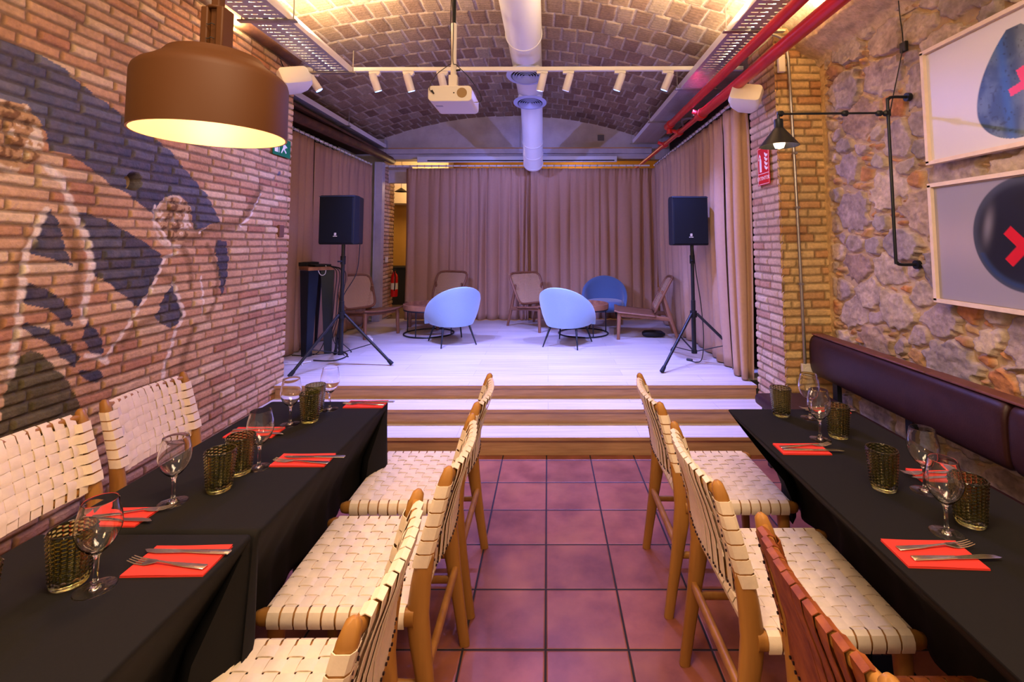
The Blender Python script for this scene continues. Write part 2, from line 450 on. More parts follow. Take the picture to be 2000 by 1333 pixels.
WHITE=[(0.0264, [(2.114, 1.644), (2.081, 1.561), (2.049, 1.48), (2.037, 1.396), (2.042, 1.317), (2.037, 1.221), (2.035, 1.157), (2.024, 1.063), (2.015, 0.94)]), (0.0296, [(2.1, 1.842), (2.171, 1.796), (2.196, 1.735), (2.229, 1.659), (2.288, 1.559), (2.335, 1.44), (2.342, 1.334), (2.319, 1.218), (2.317, 1.131)]), (0.017, [(2.876, 1.443), (2.797, 1.418), (2.766, 1.374), (2.739, 1.297), (2.682, 1.207), (2.627, 1.139), (2.565, 1.066), (2.522, 1.018), (2.474, 0.95), (2.451, 0.917)]), (0.0219, [(2.865, 1.26), (2.906, 1.173), (2.962, 1.064), (2.907, 0.981), (2.877, 0.896), (2.837, 0.816), (2.823, 0.697)]), (0.0134, [(3.091, 1.28), (3.112, 1.18), (3.121, 1.04)]), (0.01, [(3.045, 1.567), (3.098, 1.598)]), (0.0153, [(3.453, 1.62), (3.555, 1.692), (3.696, 1.88)]), (0.0149, [(2.701, 1.709), (2.695, 1.638), (2.765, 1.561), (2.814, 1.499), (2.91, 1.48)]), (0.0207, [(2.344, 0.957), (2.409, 0.935), (2.461, 0.899)])]
BROWN=[(0.0333, [(2.945, 1.517), (3.046, 1.552), (3.197, 1.611), (3.434, 1.641), (3.518, 1.713), (3.693, 1.928)]), (0.0246, [(2.199, 1.585), (2.247, 1.5), (2.284, 1.397), (2.276, 1.296), (2.273, 1.224)]), (0.0216, [(2.074, 1.56), (2.032, 1.461), (2.008, 1.384), (1.994, 1.258)]), (0.0258, [(2.91, 1.48), (2.993, 1.364), (3.002, 1.229)]), (0.0209, [(3.133, 1.488), (3.247, 1.31), (3.231, 1.106), (3.165, 1.014)]), (0.0243, [(2.725, 1.341), (2.827, 1.299), (2.864, 1.278)]), (0.0292, [(3.058, 0.973), (3.011, 0.896), (2.959, 0.74)]), (0.0227, [(2.743, 1.079), (2.632, 1.055), (2.543, 0.982)]), (0.0246, [(2.803, 1.671), (2.859, 1.702), (2.975, 1.633)]), (0.0263, [(1.907, 2.046), (1.983, 2.052), (2.047, 1.994), (2.034, 1.89), (1.959, 1.833), (1.923, 1.806)])]
HEADS=[((2.844, 1.633), 0.145, 0.159), ((1.96, 1.958), 0.128, 0.154)]

# ------------------------------------------------------------------ the setting
ZS = 0.345          # stage floor height
# tiled floor
mb = MB(); mb.bb((-2.6,-1.0,-.05), (2.4,3.6,0)); o = mb.build('floor', M['floor'], smooth=0); tag(o, kind='structure')

# brick wall with the mural (left)
def wall_left():
    y = np.arange(1.2, 4.15, .0056); z = np.arange(0, 3.20, .0056)
    Y, Z = np.meshgrid(y, z)
    face, rid, rid2, row, e = brickfield(Y, Z, .0545, .13, .27, 11)
    tone = fbm(Y*9, Z*9, 4)
    h = .010*face + .007*(rid-.5)*face + .004*tone + .002*vnoise(Y*60, Z*60, 8)
    base = np.zeros(Y.shape+(3,)) + np.array((.60,.36,.20))
    base = mixc(base, (.50,.25,.13), sstep(.45,.9,rid2))
    base = mixc(base, (.72,.53,.33), sstep(.68,1,rid)*.8)
    base = mixc(base, (.42,.19,.11), sstep(.86,.96,rid2)*.7)
    base = base*(.80+.4*tone)[..., None]
    mort = np.array((.46,.34,.24))
    C = base
    # mural, sprayed over brick and joint alike
    wx = Y + .012*(vnoise(Y*20, Z*20, 31)-.5); wz = Z + .012*(vnoise(Y*20, Z*20, 32)-.5)
    cover = .90+.1*vnoise(Y*30, Z*30, 5)
    fig = np.zeros(Y.shape)
    for (w, ln) in BROWN:
        d = distline(wx, wz, ln); C = mixc(C, (.27,.14,.06), (1-sstep(w*.3, w*1.5, d))*.88*cover)
    for ((cy, cz), ry, rz) in HEADS:
        q = np.hypot((wx-cy)/ry, (wz-cz)/rz)
        inside = 1-sstep(.92, 1.02, q)
        C = mixc(C, (.50,.30,.14), inside*.8)
        curl = fbm((wx-cy)*34+3, (wz-cz)*26, 77, 3)
        C = mixc(C, (.17,.08,.035), inside*sstep(.50,.58,curl)*.9*(wz > cz-rz*.75))
        C = mixc(C, (.86,.72,.54), inside*sstep(.36,.30,curl)*.85)
        C = mixc(C, (.80,.66,.50), (1-sstep(.04,.10,abs(q-.97)))*.6*(wx < cy+ry*.2))
    dk = np.zeros(Y.shape)
    for p in DARK: dk = np.maximum(dk, inpoly(wx, wz, p))
    # small figure's head stays clear of the dark band
    (cy, cz), ry, rz = HEADS[0]
    q = np.hypot((wx-cy)/ry, (wz-cz)/rz); dk = dk*(q > 1.0)
    dcol = np.array((.050,.052,.082)) + .035*(rid[..., None]-.3)
    grad = sstep(1.3, 2.3, Z)
    dcol = dcol*(1+1.0*grad[..., None])
    C = C*(1-(dk*cover)[..., None]) + dcol*(dk*cover)[..., None]
    gr = inpoly(wx, wz, GREEN)*cover
    C = mixc(C, (.060,.062,.028), gr*.93)
    for (w, ln) in WHITE:
        d = distline(wx, wz, ln); C = mixc(C, (.86,.74,.60), (1-sstep(w*.35, w*.8, d))*.9*cover)
    # hand at the meeting point of the two figures
    C = C*(.45+.55*face)[..., None]
    C = np.where(face[..., None] > .25, C, C*.85+mort*.10)
    C[..., :] = np.clip(C, .01, .95)
    # fleck of paint near the stage corner
    for (py, pz, pc, pr) in ((3.93,2.08,(.05,.08,.14),.035),(3.90,1.98,(.30,.03,.05),.022),(3.85,2.03,(.05,.07,.12),.022),(3.88,1.85,(.25,.35,.45),.015)):
        C = mixc(C, pc, (1-sstep(pr*.5, pr, np.hypot(Y-py, Z-pz)+.012*vnoise(Y*50, Z*50, 3)))*.8)
    # round hole left by a beam
    hd = np.hypot(Y-2.55, Z-1.835)
    hole = 1-sstep(.040, .052, hd)
    X = -2.25 + h - .09*hole
    C = mixc(C, (.10,.06,.035), hole*.6)
    edge = sstep(4.15, 4.10, Y)
    X = X - .03*(1-edge)
    P = np.stack([X, Y + .012*(face-.5)*(Y > 4.10), Z], -1)
    o = relief('wall_left', P, C, M['brickc'])
    tag(o, kind='structure')
DARKGREEN = None
wall_left()
mb = MB(); mb.bb((-2.62,-1.0,0), (-2.27,1.25,3.3)); mb.bb((-2.62,1.2,0), (-2.30,4.12,3.3))
tag(mb.build('wall_left_core', M['rough_plaster'], smooth=0), kind='structure')

def small_brick(name, origin, su, sv, wu, hv, nrm, seed, tint=(.60,.40,.24), step=.007, course=.06):
    u = np.arange(0, wu+step, step); v = np.arange(0, hv+step, step); U_, V_ = np.meshgrid(u, v)
    face, rid, rid2, row, e = brickfield(U_, V_, course, .12, .26, seed)
    tone = fbm(U_*9, V_*9, seed)
    h = .010*face + .006*(rid-.5)*face + .004*tone
    C = np.zeros(U_.shape+(3,)) + np.array(tint)
    C = mixc(C, (tint[0]*.85, tint[1]*.68, tint[2]*.65), sstep(.5,.95,rid2)); C = mixc(C, (tint[0]*1.15, tint[1]*1.25, tint[2]*1.3), sstep(.75,1,rid)*.6)
    C = C*(.8+.4*tone)[..., None]*(.5+.5*face)[..., None]
    o3 = np.array(origin); P = o3 + U_[..., None]*np.array(su) + V_[..., None]*np.array(sv) + (h-.012)[..., None]*np.array(nrm)
    P = P
    return tag(relief(name, P, np.clip(C, .01, .95), M['brickc']), kind='structure')
# brick pier right of the stage: reveal and front face
small_brick('wall_right_pier', (1.705,3.48,0), (0,1,0), (0,0,1), .47, 3.3, (-1,0,0), 21, (.62,.43,.28))
small_brick('wall_right_pier', (1.70,3.485,0), (1,0,0), (0,0,1), .36, 3.3, (0,-1,0), 22, (.62,.42,.20))
mb = MB(); mb.bb((1.72,3.50,0), (2.6,3.94,3.3)); tag(mb.build('wall_right_pier_core', M['rough_plaster'], smooth=0), kind='structure')
# end of the left wall seen from the stage side
small_brick('wall_left_end', (-2.60,4.13,0), (1,0,0), (0,0,1), .35, 3.2, (0,1,0), 24)
# brick pier at the back left corner of the stage
small_brick('wall_back_pier', (-2.50,7.22,ZS), (0,1,0), (0,0,1), .50, 2.5, (1,0,0), 25, (.58,.40,.30))
mb = MB(); mb.bb((-3.2,7.24,0), (-2.515,7.7,3.1)); tag(mb.build('wall_back_pier_core', M['plaster'], smooth=0), kind='structure')
mb = MB(); mb.bb((-2.60,7.10,ZS), (-2.485,7.22,2.72)); mb.bb((-2.60,7.08,ZS), (-2.585,7.22,2.72)); tag(mb.build('trim_1', M['beam'], smooth=0, bevel=.003), kind='structure')

# rubble stone wall (right)
def wall_right():
    y = np.arange(1.3, 3.50, .0065); z = np.arange(0, 3.0, .0065)
    Y, Z = np.meshgrid(y, z)
    rng = np.random.RandomState(5)
    pts = []
    # big stones first, then small brick pieces between them
    tries = 0
    while tries < 14000:
        tries += 1
        big = tries < 500
        mid = tries < 3800
        r = rng.uniform(.10,.15) if big else (rng.uniform(.050,.085) if mid else rng.uniform(.020,.040))
        py, pz = rng.uniform(1.2,3.6), rng.uniform(-.05,3.05)
        ok = True
        for (a, b, c, _) in pts:
            k = .74 if big else .80
            if ((a-py)/1.35)**2 + (b-pz)**2 < (k*(c+r))**2: ok = False; break
        if ok: pts.append((py, pz, r, 0 if big else (1 if mid else 2)))
    pts = np.array(pts)
    wy = Y + .07*(fbm(Y*7, Z*7, 50)-.5) + .024*(vnoise(Y*28, Z*28, 51)-.5)
    wz = Z + .07*(fbm(Y*7, Z*7, 52)-.5) + .024*(vnoise(Y*28, Z*28, 53)-.5)
    F1 = np.full(Y.shape, 9.0); F2 = F1.copy(); I = np.zeros(Y.shape, int)
    ang = rng.uniform(-.4, .4, len(pts))
    for i, (a, b, r, k) in enumerate(pts):
        dy = wy-a; dz = wz-b
        ca, sa = cos(ang[i]), sin(ang[i])
        u = (dy*ca+dz*sa)/(1.25 if k < 2 else 1.9); v = -dy*sa+dz*ca
        if k == 2: v = v*1.15
        # blocky metric for angular stones
        d = (np.abs(u)**2.6 + np.abs(v)**2.6)**(1/2.6)/r
        n = d < F1
        F2 = np.where(n, F1, np.minimum(F2, d)); I = np.where(n, i, I); F1 = np.where(n, d, F1)
    kind = pts[I, 3]; R = pts[I, 2]
    e = (F2-F1)*R*.5
    gap = .0015 + .008*fbm(Y*5, Z*5, 60)
    face = sstep(gap, gap+.008, e)
    rid = hash2(I, I*0+7, 3); rid2 = hash2(I, I*0+9, 4); rid3 = hash2(I, I*0+5, 8)
    tex = fbm(Y*12, Z*12, 66, 5)
    tilt = (wy-pts[I, 0])*(rid2-.5)*.18 + (wz-pts[I, 1])*(rid3-.5)*.18
    h = face*(.022 + .022*rid + tilt) + .016*np.abs(fbm(Y*7+wz*3, Z*14, 66, 5)-.5)*2*face + .010*fbm(Y*34, Z*34, 70, 3)
    stone = np.zeros(Y.shape+(3,)) + np.array((.40,.31,.29))
    stone = mixc(stone, (.34,.28,.27), sstep(.4,.9,rid)); stone = mixc(stone, (.54,.42,.32), sstep(.6,1,rid2)*.9); stone = mixc(stone, (.36,.22,.14), sstep(.88,.96,rid3)*.6)
    brick = np.zeros(Y.shape+(3,)) + np.array((.50,.21,.08)); brick = mixc(brick, (.56,.33,.15), sstep(.4,.9,rid2)); brick = mixc(brick, (.36,.20,.13), sstep(.6,.9,rid)*.7)
    C = np.where((kind == 2)[..., None] | ((kind == 1) & (rid3 > .80))[..., None], brick, stone)
    C = C*(.55+.85*tex)[..., None]*(.86+.28*vnoise(Y*60, Z*60, 71))[..., None]
    C = mixc(C, (.60,.45,.32), (1-face)*.9)
    lime = sstep(.58,.72, fbm(Y*3.2, Z*3.2, 90))*.35
    C = mixc(C, (.58,.46,.33), lime)
    # soft buttery plaster where the stones meet the pier
    pl = sstep(3.38, 3.46, Y + .10*(fbm(Y*4, Z*4, 33)-.5)); C = mixc(C, (.60,.42,.20), pl); h = h*(1-pl) + .02*pl
    top = sstep(2.78, 2.92, Z + .12*(fbm(Y*4, Z*4, 34)-.5)); C = mixc(C, (.56,.43,.28), top*.8); h = h*(1-top*.6) + .03*top
    X = 2.062 - h
    tag(relief('wall_right', np.stack([X, Y, Z], -1), np.clip(C, .01, .95), M['stonec']), kind='structure')
wall_right()
mb = MB(); mb.bb((2.05,-1.0,0), (2.5,3.5,3.3)); mb.bb((2.00,-1.0,0), (2.06,1.3,3.3)); tag(mb.build('wall_right_core', M['rough_plaster'], smooth=0), kind='structure')

# brick vault
def vault():
    XL, XR, ZSP, RISE = -2.66, 1.56, 3.13, .385
    hs = (XR-XL)/2; Rr = (hs*hs+RISE*RISE)/(2*RISE); cx = (XL+XR)/2; cz = ZSP+RISE-Rr; amax = math.asin(hs/Rr)
    a = np.arange(-amax, amax, .0095/Rr); y = np.arange(1.2, 7.43, .0095)
    A_, Y = np.meshgrid(a, y); S = A_*Rr
    # courses run across the vault, bricks side by side along the arc
    face, rid, rid2, row, e = brickfield(S+10, Y, .265, .10, .148, 41, joint=.010, wav=.012, stagger=.074)
    tone = fbm(S*7, Y*7, 44, 4)
    ribs = .5+.5*np.sin((Y*190 if False else Y*165)+4*vnoise(S*6, Y*2, 5)*1.0 + rid*6)
    h = face*(.014+.010*(rid-.5)) + .005*tone + .0016*ribs*face
    C = np.zeros(S.shape+(3,)) + np.array((.36,.24,.16)); C = mixc(C, (.28,.17,.12), sstep(.5,.9,rid2)); C = mixc(C, (.46,.35,.26), sstep(.7,1,rid)*.8); C = mixc(C, (.22,.14,.10), sstep(.9,.97,rid2)*.7)
    C = C*(.72+.5*tone)[..., None]*(.85+.15*ribs)[..., None]
    C = mixc(C, (.60,.50,.42), (1-face)*(.45+.5*vnoise(S*5, Y*5, 12)))
    Rh = Rr - h
    P = np.stack([cx+Rh*np.sin(A_), Y, cz+Rh*np.cos(A_)], -1)
    tag(relief('ceiling', P, np.clip(C, .01, .95), M['vaultc']), kind='structure')
    # back wall under the arch
    n = 40
    poly = [(XL-.6, 2.84)] + [(XR+.9, 2.84), (XR+.9, 3.6)] + [(XL-.6, 3.6)]
    mb = MB(); mb.bb((-3.3,7.40,2.80), (2.4,7.55,3.7)); tag(mb.build('wall_back', M['plaster'], smooth=0), kind='structure')
    # plaster slab closing the roof over the side bays
    mb = MB(); mb.bb((-4.0,1.2,3.62), (3.0,7.5,3.75)); mb.bb((1.50,1.2,3.17), (2.6,7.5,3.22)); mb.bb((-3.4,4.2,3.17), (-2.62,7.5,3.22))
    tag(mb.build('ceiling_side', M['rough_plaster'], smooth=0), kind='structure')
vault()
# plaster shoulder above the stone wall and right ledge
def ledge():
    y = np.arange(1.2, 3.6, .012); t = np.linspace(0, 1, 34)
    Y, T = np.meshgrid(y, t)
    prof = np.array([(2.035,2.80),(2.0,2.86),(1.93,2.90),(1.86,2.95),(1.84,3.05),(1.80,3.12),(1.62,3.17),(1.5,3.19)])
    X = np.interp(T*7, np.arange(8), prof[:, 0]); Z = np.interp(T*7, np.arange(8), prof[:, 1])
    n = fbm(Y*7, T*6, 3, 5)-.5
    C = np.zeros(Y.shape+(3,))+np.array((.56,.42,.26)); C = C*(.7+.6*fbm(Y*10, T*12, 8))[..., None]
    tag(relief('trim_2', np.stack([X-.05*n, Y, Z+.03*n], -1), C, M['stonec']), kind='structure')
ledge()
# stage side walls and the room beyond
mb = MB(); mb.bb((-3.35,4.1,0), (-3.25,7.3,3.25)); tag(mb.build('wall_stage_left', M['dark'], smooth=0), kind='structure')
mb = MB(); mb.bb((1.92,3.945,0), (2.06,7.5,3.16)); tag(mb.build('wall_stage_right', mat('gap_shade_wall', (.018,.009,.006), .9, bump=.3, bscale=20), smooth=0), kind='structure')  # near black colour stands in for the unlit gap beside the pier
mb = MB(); mb.bb((-4.2,9.6,0), (2.8,9.7,3.6)); tag(mb.build('wall_back_room', M['ochre'], smooth=0), kind='structure')
mb = MB(); mb.bb((-4.3,7.6,0), (-4.2,9.7,3.6)); mb.bb((2.7,7.6,0), (2.8,9.7,3.6)); tag(mb.build('wall_back_room_side', M['warm_white'], smooth=0), kind='structure')
mb = MB(); mb.bb((-4.2,7.56,3.3), (2.8,9.7,3.4)); tag(mb.build('ceiling_back_room', M['warm_white'], smooth=0), kind='structure')
mb = MB(); mb.bb((-2.48,7.35,.1), (2.8,9.7,ZS-.003)); mb.bb((-3.4,7.71,.1), (-2.48,9.7,ZS-.003)); tag(mb.build('floor_back_room', M['carpetdark'], smooth=0), kind='structure')
# sloping pale soffit and dark door edge in the gap left of the curtain
mb = MB(); mb.prism([(-4.1,2.28),(-1.9,2.24),(-1.9,3.25),(-4.1,3.25)], (0,9.55,0), (1,0,0), (0,0,1), (0,-.5,0)); tag(mb.build('trim_3', M['warm_white'], smooth=0), kind='structure')
mb = MB(); mb.bb((-3.5,9.0,.34), (-2.4,9.5,1.02)); mb.bb((-3.55,8.95,1.02), (-2.35,9.52,1.05))
tag(mb.build('sideboard', M['dark'], bevel=.005), 'dark sideboard in the ochre room seen left of the back curtain', 'sideboard')
mb = MB(); mb.bb((-3.16,9.3,1.05), (-3.03,9.36,2.25)); tag(mb.build('door_1', M['dark'], smooth=0), kind='structure')

# lintel beams over the back of the stage
mb = MB(); mb.bb((-2.66,7.30,2.88), (1.62,7.41,2.96)); mb.bb((-2.66,7.34,2.80), (1.62,7.42,2.88)); tag(mb.build('trim_4', M['beam'], smooth=0, bevel=.004), kind='structure')
mb = MB(); mb.bb((-2.66,7.29,2.955), (1.62,7.31,2.972)); tag(mb.build('trim_5', mat('bare_wood_edge', (.45,.24,.10), .7), smooth=0), kind='structure')
mb = MB(); mb.bb((-2.50,7.42,2.44), (-2.15,7.5,2.70)); tag(mb.build('trim_6', M['beam'], smooth=0), kind='structure')
mb = MB(); mb.bb((-.42,7.37,2.9), (-.36,7.41,3.5)); tag(mb.build('trim_7', M['plaster'], smooth=0), kind='structure')
mb = MB(); mb.bb((.79,7.385,3.10), (.89,7.40,3.19)); o = mb.build('wall_vent', mat('grey_vent', (.12,.11,.13), .6)); tag(o, 'small grey square vent on the plaster under the vault', 'vent')
# steel beams at the foot of the vault, left side
mb = MB(); mb.tube([(-2.20,1.0,3.10), (-2.20,4.05,3.10)], .06, 12); mb.bb((-2.30,1.0,3.12), (-2.10,4.1,3.16))
tag(mb.build('trim_8', M['rust']), kind='structure')
mb = MB(); mb.tube([(-2.60,4.2,2.79), (-2.44,7.42,2.79)], .055, 12); mb.bb((-2.95,4.2,2.86), (-2.5,7.4,2.89)); tag(mb.build('trim_9', M['rust']), kind='structure')

# ------------------------------------------------------------------ stage
st = thing('wooden_stage', 'raised pale oak stage with three steps across the room', 'stage', (0,3.47,0))
def sp(a, b, name, m): 
    mb = MB(); mb.bb((a[0], a[1]-3.47, a[2]), (b[0], b[1]-3.47, b[2])); return mb.build(name, m, st, smooth=0, bevel=.002)
W0, W1 = -2.222, 1.690
sp((W0,3.47,0), (W1,3.50,.112), 'riser', M['riser']); sp((W0,3.45,.112), (W1,3.73,.130), 'tread', M['stage']); sp((W0,3.447,.108), (W1,3.456,.131), 'nosing', M['riser'])
sp((W0,3.71,.13), (W1,3.74,.222), 'riser', M['riser']); sp((W0,3.69,.222), (W1,3.98,.240), 'tread', M['stage']); sp((W0,3.687,.218), (W1,3.696,.241), 'nosing', M['riser'])
sp((W0,3.96,.24), (W1,3.99,.327), 'riser', M['riser']); sp((W0,3.937,.321), (W1,3.946,ZS), 'nosing', M['riser'])
mb = MB()
mb.bb((W0,3.94-3.47,.327), (W1,4.15-3.47,ZS)); mb.bb((-3.24,4.15-3.47,.327), (1.915,7.21-3.47,ZS)); mb.bb((-2.48,7.21-3.47,.327), (1.915,7.34-3.47,ZS))
mb.build('stage_floor', M['stage'], st, smooth=0, bevel=.001)
def board_seams(m, wy=.19):
    nt = m.node_tree; N = nt.nodes; L = nt.links; b = N['Principled BSDF']
    br = N.new('ShaderNodeTexBrick'); br.inputs['Scale'].default_value = 1; br.inputs['Brick Width'].default_value = 1.3; br.inputs['Row Height'].default_value = wy; br.inputs['Mortar Size'].default_value = .0012
    br.inputs['Color1'].default_value = (1.06,1.06,1.06,1); br.inputs['Color2'].default_value = (.92,.92,.92,1); br.inputs['Mortar'].default_value = (.55,.5,.5,1)
    L.new(N['Texture Coordinate'].outputs['Object'], br.inputs[0])
    src = b.inputs['Base Color'].links[0].from_socket
    ml = N.new('ShaderNodeMix'); ml.data_type = 'RGBA'; ml.blend_type = 'MULTIPLY'; ml.inputs[0].default_value = 1
    L.new(src, ml.inputs[6]); L.new(br.outputs[0], ml.inputs[7]); L.new(ml.outputs[2], b.inputs['Base Color'])
board_seams(M['stage'])

# ------------------------------------------------------------------ curtains
def curtain(name, path, z0, z1, lam, amp, m, seed, label, flare=0.0, hemwave=0.0):
    path = [Vector((x, y, 0)) for x, y in path]
    L = [0]
    for a, b in zip(path[:-1], path[1:]): L.append(L[-1]+(b-a).length)
    n = int(L[-1]/.012)+1; nz = 26
    rng = random.Random(seed); ph = [0]
    for i in range(n): ph.append(ph[-1] + .012/lam*2*pi*(.65+.7*rng.random() if i % 9 == 0 else (1.0+.35*sin(i*.07+seed))))
    def P(u, v):
        s = u*L[-1]; i = 0
        while i < len(L)-2 and s > L[i+1]: i += 1
        t = (s-L[i])/(L[i+1]-L[i]); p = path[i].lerp(path[i+1], t); d = (path[i+1]-path[i]).normalized()
        # softened corner normals
        nn = Vector((-d.y, d.x, 0))
        k = ph[min(int(u*n), n)]
        am = amp*(.45+.55*min(1, (1-v)*2.2))*(.8+.4*sin(s*3.1+seed))
        f = -(2.1*abs(sin(k/2))**.85-1.1)*(.85+.3*sin(k*.21+seed))+.30*sin(k*.37+(1-v)*1.2+seed)
        if v > .955: f += .5*sin(k*3)
        o = nn*(am*1.35*f) + nn*(flare*(1-v)**3)
        z = z0+(z1-z0)*v
        w = d*(.010*sin(k*.5+3*(1-v)))
        return (p.x+o.x+w.x, p.y+o.y+w.y, z + (hemwave*sin(k*.5)*(1-v)**6))
    mb = MB(); mb.grid(n, nz, P)
    o = mb.build(name, m, smooth=180)
    md = o.modifiers.new('solid', 'SOLIDIFY'); md.thickness = .003
    return tag(o, label, 'curtain')
ZR = 2.645
curtain('stage_curtain', [(-2.16,7.20), (-.30,7.18)], ZS+.012, ZR-.01, .135, .034, M['curtain_back'], 3, 'taupe back curtain, left half, ending at the ochre gap')
curtain('stage_curtain', [(-.38,7.24), (1.66,7.24)], ZS+.012, ZR-.01, .135, .034, M['curtain_back'], 8, 'taupe back curtain, right half, behind the shaded blue chair')
curtain('stage_curtain', [(1.63,7.20), (1.63,5.0), (1.63,4.36)], ZS+.012, ZR+.025, .20, .036, M['curtain'], 5, 'taupe side curtain behind the right loudspeaker', flare=.05)
curtain('stage_curtain', [(1.60,4.30), (1.60,4.16), (1.655,4.06), (1.72,4.05)], ZS+.01, ZR+.025, .15, .036, M['curtain'], 12, 'last taupe curtain fold beside the brick pier', flare=.035)
curtain('stage_curtain', [(-2.66,4.2), (-2.66,5.35)], ZS+.012, ZR+.03, .20, .034, M['curtain_back'], 15, 'taupe curtain behind the high table with black legs')
curtain('stage_curtain', [(-2.66,5.38), (-2.64,7.04)], ZS+.012, ZR+.01, .20, .034, M['curtain_back'], 17, 'taupe left side curtain ending at the lilac post')
def rail(a, b, label, step=.11):
    a, b = Vector(a), Vector(b)
    t = thing('curtain_rail', label, 'curtain rail', a)
    mb = MB(); mb.tube([(0,0,0), b-a], .014, 10); mb.build('rail', M['white_metal'], t)
    n = int((b-a).length/step); d = (b-a).normalized(); mb = MB()
    for i in range(n):
        c = d*(step*(i+.5)); u = Vector((0,0,1)); w = d.cross(u)*.0 + d*0
        ring = [c + u*(.021*cos(2*pi*k/10)-.004) + d.cross(u)*(.021*sin(2*pi*k/10)) + d*(.006*sin(2*pi*k/10)) for k in range(10)]
        mb.tube(ring, .004, 6, closed=True)
    o = mb.build('curtain_rings', M['galv'], t); tag(o, kind='stuff')
    return t
rail((-2.66,4.15,ZR+.06), (-2.64,7.06,ZR+.03), 'white curtain rail with rings along the left side of the stage')
rail((-2.60,7.22,ZR+.03), (1.56,7.22,ZR+.03), 'white curtain rail with rings across the back of the stage')
rail((1.61,4.05,ZR+.06), (1.63,7.2,ZR+.03), 'white curtain rail with rings along the right side of the stage')

# ------------------------------------------------------------------ overhead
# pendant lamp
t = thing('pendant_lamp', 'large ochre drum pendant lamp hanging over the left tables', 'lamp', (-1.045,1.46,1.835))
r = .206
prof = [(r,0),(r,.165),(r-.004,.180),(r-.014,.192),(r-.035,.205),(.150,.222),(.142,.228),(.128,.248),(.105,.256),(.02,.258),(.0,.258)]
inn = [(0,.250),(.10,.249),(.124,.240),(.138,.220),(r-.038,.198),(r-.018,.186),(r-.006,.16),(r-.006,0),(r,0)]
mb = MB(); mb.lathe(prof, 72); mb.build('shade', M['lamp'], t, smooth=35)
mb = MB(); mb.lathe(inn, 72); mb.build('shade_lining', M['lamp_in'], t, smooth=35)['label'] = 'gold inside of the shade'
mb = MB()
for sx in (-1, 1): mb.box((.024*sx,0,.33), (.022,.055,.15))
mb.tube([(0,0,.40),(0,0,.41)], .03, 14)
mb.build('clamp', M['lamp'], t, bevel=.004)
mb = MB(); mb.box((0,0,.62), (.026,.03,.70)); mb.build('stem', M['lamp'], t, bevel=.004)
for z in (.30, .345):
    mb = MB(); mb.tube([(-.012,-.030,z),(-.004,-.0325,z-.003),(.004,-.0315,z+.002),(.012,-.030,z-.002)], .0016, 6); mb.build('clamp_screw', M['dark'], t)
mb = MB(); mb.lathe([(0,.10),(.028,.108),(.040,.135),(.036,.17),(.018,.205),(.016,.25)], 20); mb.build('bulb', M['bulb'], t)
light('pendant_glow', 'POINT', (-1.045,1.46,1.905), 6, (1,.66,.36), shadow_soft_size=0.045)

# lighting track
t = thing('lighting_track', 'white lighting track hung across the room before the stage', 'track', (0,4.19,3.06))
mb = MB(); mb.bb((-2.24,-.018,-.018), (1.76,.018,.018)); mb.build('track', M['white_metal'], t, bevel=.002)
for x in (-1.92,-.53,.27,1.40):
    mb = MB(); mb.tube([(x,0,.02),(x,0,.47 if abs(x)<1 else .2)], .0016, 5); mb.build('hanging_wire', M['galv'], t)
spots = [(-2.11,.045,.35), (-1.555,.02,.28), (-1.25,.03,.22), (-.945,.03,.2), (-.045,-.04,-.15), (.19,-.055,-.22), (.655,-.05,-.25), (1.085,-.05,-.3), (1.50,-.05,-.42)]
tg = [(.6,7.2), (-.8,4.8), (-.5,4.5), (-2.1,3.3), (0.1,2.6), (1.6,3.5), (.0,4.5), (.6,4.8), (-1.2,7.2)]
names = ['at the left end, by the brick wall', 'second from the left end', 'third from the left, left of the projector pole', 'just behind the projector pole', 'beside the near duct diffuser', 'next right after the duct', 'third from the right end', 'second from the right end, over the zinc tray', 'at the right end, before the red pipe']
lit = [1,1,1,0,0,0,1,1,1]
AZ = {3: 1.2, 5: 1.3, 0: 1.5, 8: 1.5}
def head(lens_m):
    t = thing('spotlight', '', 'spotlight', (0,0,0), 0, 'track spotlights')
    mb = MB(); mb.box((0,0,-.012), (.10,.034,.024)); mb.box((.03,0,-.028), (.022,.03,.02)); mb.tube([(0,0,-.02),(0,0,-.052)], .010, 10); mb.build('adapter', M['white_metal'], t, bevel=.002)
    mb = MB(); mb.lathe([(0,.070),(.022,.070),(.032,.060),(.034,.03),(.034,-.090),(.030,-.093),(.030,-.086)], 28); h = mb.build('head', M['white_metal'], t)
    mb = MB(); mb.lathe([(0,-.086),(.030,-.086),(.030,-.094),(0,-.094)], 24); mb.build('lens', lens_m, h)
    return t
hp = {1: head(M['vio_led']), 0: head(mat('spot_lens_dim', (.5,.5,.7), .2, emit=(.35,.45,1), estr=1.5))}
used = {0: 0, 1: 0}
for i, (x, lean, tilt) in enumerate(spots):
    k = lit[i]
    o = hp[k] if not used[k] else copy_tree(hp[k]); used[k] = 1
    o.location = (x, 4.19, 3.04); o['label'] = 'small white track spotlight, ' + names[i]
    hd = [c for c in o.children if c.name.startswith('head')][0]
    tx, ty = tg[i]
    hd.location = (0, 0, -.085)
    d = Vector((-lean*1.0 if False else [.62,.30,.25,.2,-.25,-.3,-.35,-.38,-.75][i], .30, -1.0)).normalized()
    hd.rotation_euler = (-d).to_track_quat('Z', 'Y').to_euler()
    e = Vector((x, 4.19, 2.955)) + d*.10
    light('spot_beam', 'SPOT', e, [310,290,290,150,115,120,290,290,310][i], VIO, (tx, ty, AZ.get(i, ZS)), spot_size=radians([74,104,104,110,110,100,104,104,74][i]), spot_blend=1.0, shadow_soft_size=.03)

